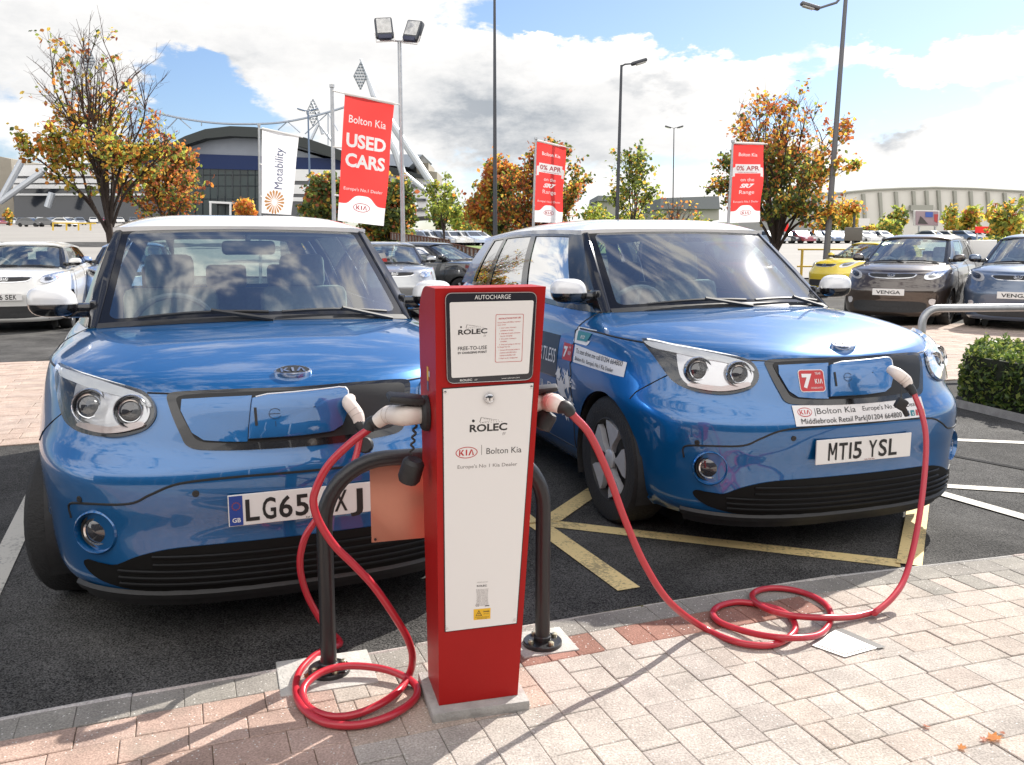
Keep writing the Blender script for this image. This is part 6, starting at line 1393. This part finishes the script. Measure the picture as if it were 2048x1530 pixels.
tree('broadleaf_tree','dark green and orange tree left of the tall thin pole',1000,42,318,62,weights=(.9,1.2,.8,.5,3.,.2),limbs=14,sub=11,twigs=6,lpt=8,leaf=.10,trunk_h=.15,tr=.13,low=.05,seed=23,leafw=lambda xr,h:(2,1.5,.6,1.5,.6,.3) if (xr<-.3 or h>.8) else (.3,.6,1,.3,3,.2))
tree('maple_tree','russet orange maple behind the 0% APR banner by the tall pole',1090,38,288,102,weights=(2.4,.8,.5,2.4,1.2,.3),limbs=16,sub=11,twigs=7,lpt=6,leaf=.082,trunk_h=.15,tr=.15,low=.05,seed=27,leafw=lambda xr,h:(1.0,1.3,1.2,.8,2.2,.5) if xr>.3 else (1.6,.8,.7,2.2,1.6,.4))
tree('young_tree','sparse airy green tree right of the curved street lamp',1266,46,298,62,weights=(.1,.3,1.6,.1,1.2,1.2),limbs=11,sub=8,twigs=4,lpt=5,leaf=.10,trunk_h=.34,tr=.07,low=.28,seed=31,up=.6)
tree('bare_shrub','leafless twiggy red brown shrub beneath the far double lamp',1345,60,398,74,weights=(1,1,0,1,0,0),limbs=16,sub=9,twigs=5,lpt=2,leaf=.10,trunk_h=.05,tr=.10,low=.0,seed=33,bare=lambda xr,h:.12,up=.9,cat='shrub')
tree('maple_tree','large green and orange autumn maple beside the leaning grey lamp post',1552,30,188,172,weights=(1,1,1,1,2,.3),limbs=20,sub=12,twigs=7,lpt=8,leaf=.072,trunk_h=.22,tr=.13,low=.02,seed=44,leafw=lambda xr,h:(1.6,1.3,.6,1.8,.5,.3) if h>.72 else ((1.8,2.2,.7,.5,.7,.5) if xr>.25 else (.5,.7,1.4,.6,3,.3)),bare=lambda xr,h:.22 if h>.86 else .42 if h>.72 else .62 if xr>.45 else .93,up=.55)
# bushes
def bush(name,label,px,Y,top,half,w,n=900,leaf=.16,seed=1,base=None,cat='bush'):
    rs=random.Random(seed); b=at(px,470,Y); z0=gz(b.x,Y); Ht=at(px,top,Y).z-z0; W_=half/CF*Y; e=empty(name,(b.x,Y,z0),0,label,cat); lf=MB(); cl=[(rs.uniform(-.6,.6),rs.uniform(-.5,.5),rs.uniform(.3,.75),rs.uniform(.25,.5)) for _ in range(9)]
    st=MB()
    for c in cl: st.tube([Vector((b.x,Y,z0)),Vector((b.x+c[0]*W_,Y+c[1]*W_,z0+c[2]*Ht))],[.05,.02],4)
    wrel(st,'stems',TWIG,e)
    for _ in range(n):
        c=rs.choice(cl); d=Vector((rs.gauss(0,1),rs.gauss(0,1),rs.gauss(0,1))).normalized()*rs.uniform(.55,1.); p=Vector((b.x+(c[0]+d.x*c[3])*W_,Y+(c[1]+d.y*c[3])*W_,z0+max(.05,c[2]+d.z*c[3]*.9)*Ht)); random.seed(rs.random()); leaf_cloud(lf,[p],leaf,list(w))
    wrel(lf,'foliage',LEAFM,e,smooth=False)
for i,(lab,px,Y,top,half,w,n,lf_) in enumerate((
    ('yellow green low bushes left of the dark tree by the USED CARS post',590,60,428,38,(.2,1,1,.2,.5,2),700,.14),('lime green bush right of the tall pole trees',1195,60,412,45,(0,.6,1,0,.6,2.5),900,.16),('yellow lime bush under the sparse airy tree',1245,58,416,48,(.1,1.2,1,0,.6,2),900,.16),('dull olive bush beneath the sparse airy tree\'s right side',1300,62,420,40,(.1,.8,1,.2,1.,1),700,.16),('green bush at the foot of the bare shrub',1395,62,424,36,(.2,.8,1,.2,1,1),600,.16),
    ('dark rounded bush left of the sign post in front of the hall',1660,125,408,30,(.1,.4,1,.1,2,.3),600,.35),('yellow leaved bush right of the grey lamp post',1692,120,408,24,(.2,2.4,.4,0,.3,1.2),500,.35),('olive bush between sign post and billboard',1782,122,416,30,(.1,.6,1,.1,1.4,.8),700,.35),('broad low olive bush left of the billboard',1760,112,436,46,(.1,.8,1.2,.1,1,.8),800,.32),('pale bush right of the billboard in the glare',1925,118,410,48,(.2,1.2,1,.2,.5,1.5),900,.38),('large pale bush at the far right edge in the glare',2020,70,400,55,(.4,1.2,1,.3,.5,1.5),1100,.25),('low green bush in front of the hall at far right',1990,60,470,40,(.1,.6,1,.1,.8,1.5),700,.16),
    ('dark green clipped bush behind the far middle cars',960,112,438,44,(.1,.5,1,.3,2,.6),700,.25),('lime bush on the green bank',935,150,420,40,(.0,.5,1,.0,.5,3),600,.4),('dark conifer mass left of the pale stand tower',895,215,392,36,(.1,.1,1,.2,3,.1),600,.6),('dark bushes at the left foot of the stadium',20,160,418,14,(.6,1.2,.6,.2,1,.2),250,.3),('mixed trees on the skyline behind the green bank',960,230,405,70,(.6,.6,1,.6,2,.3),900,.7),('skyline trees behind the sheds',1260,260,400,110,(.2,.4,1,.2,2.4,.3),1000,.8))):
    bush('bush',lab,px,Y,top,half,w,n,lf_,seed=50+i)

# ---------------------------------------------------------------- showroom behind the photographer (its dark front is mirrored in the bumpers and windscreens)
e=empty('showroom',(0,-11,ROADZ),0,'long dark glass dealer showroom behind the photographer, mirrored in the car bumpers','building')
m=MB(); m.box((2,-9.2,2.75),(46,.4,5.5)); wrel(m,'glass_front',SDARK,e)
m=MB(); m.box((2,-9.3,6.0),(47,.9,1.0)); wrel(m,'fascia',SW_,e)
m=MB(); m.box((2,-14.3,3.2),(46,9,6.3)); wrel(m,'hall_block',SBEIGE,e)
m=MB()
for k in range(24): m.box((-20.5+k*2,-8.96,2.75),(.09,.08,5.45))
wrel(m,'mullions',GALV,e)
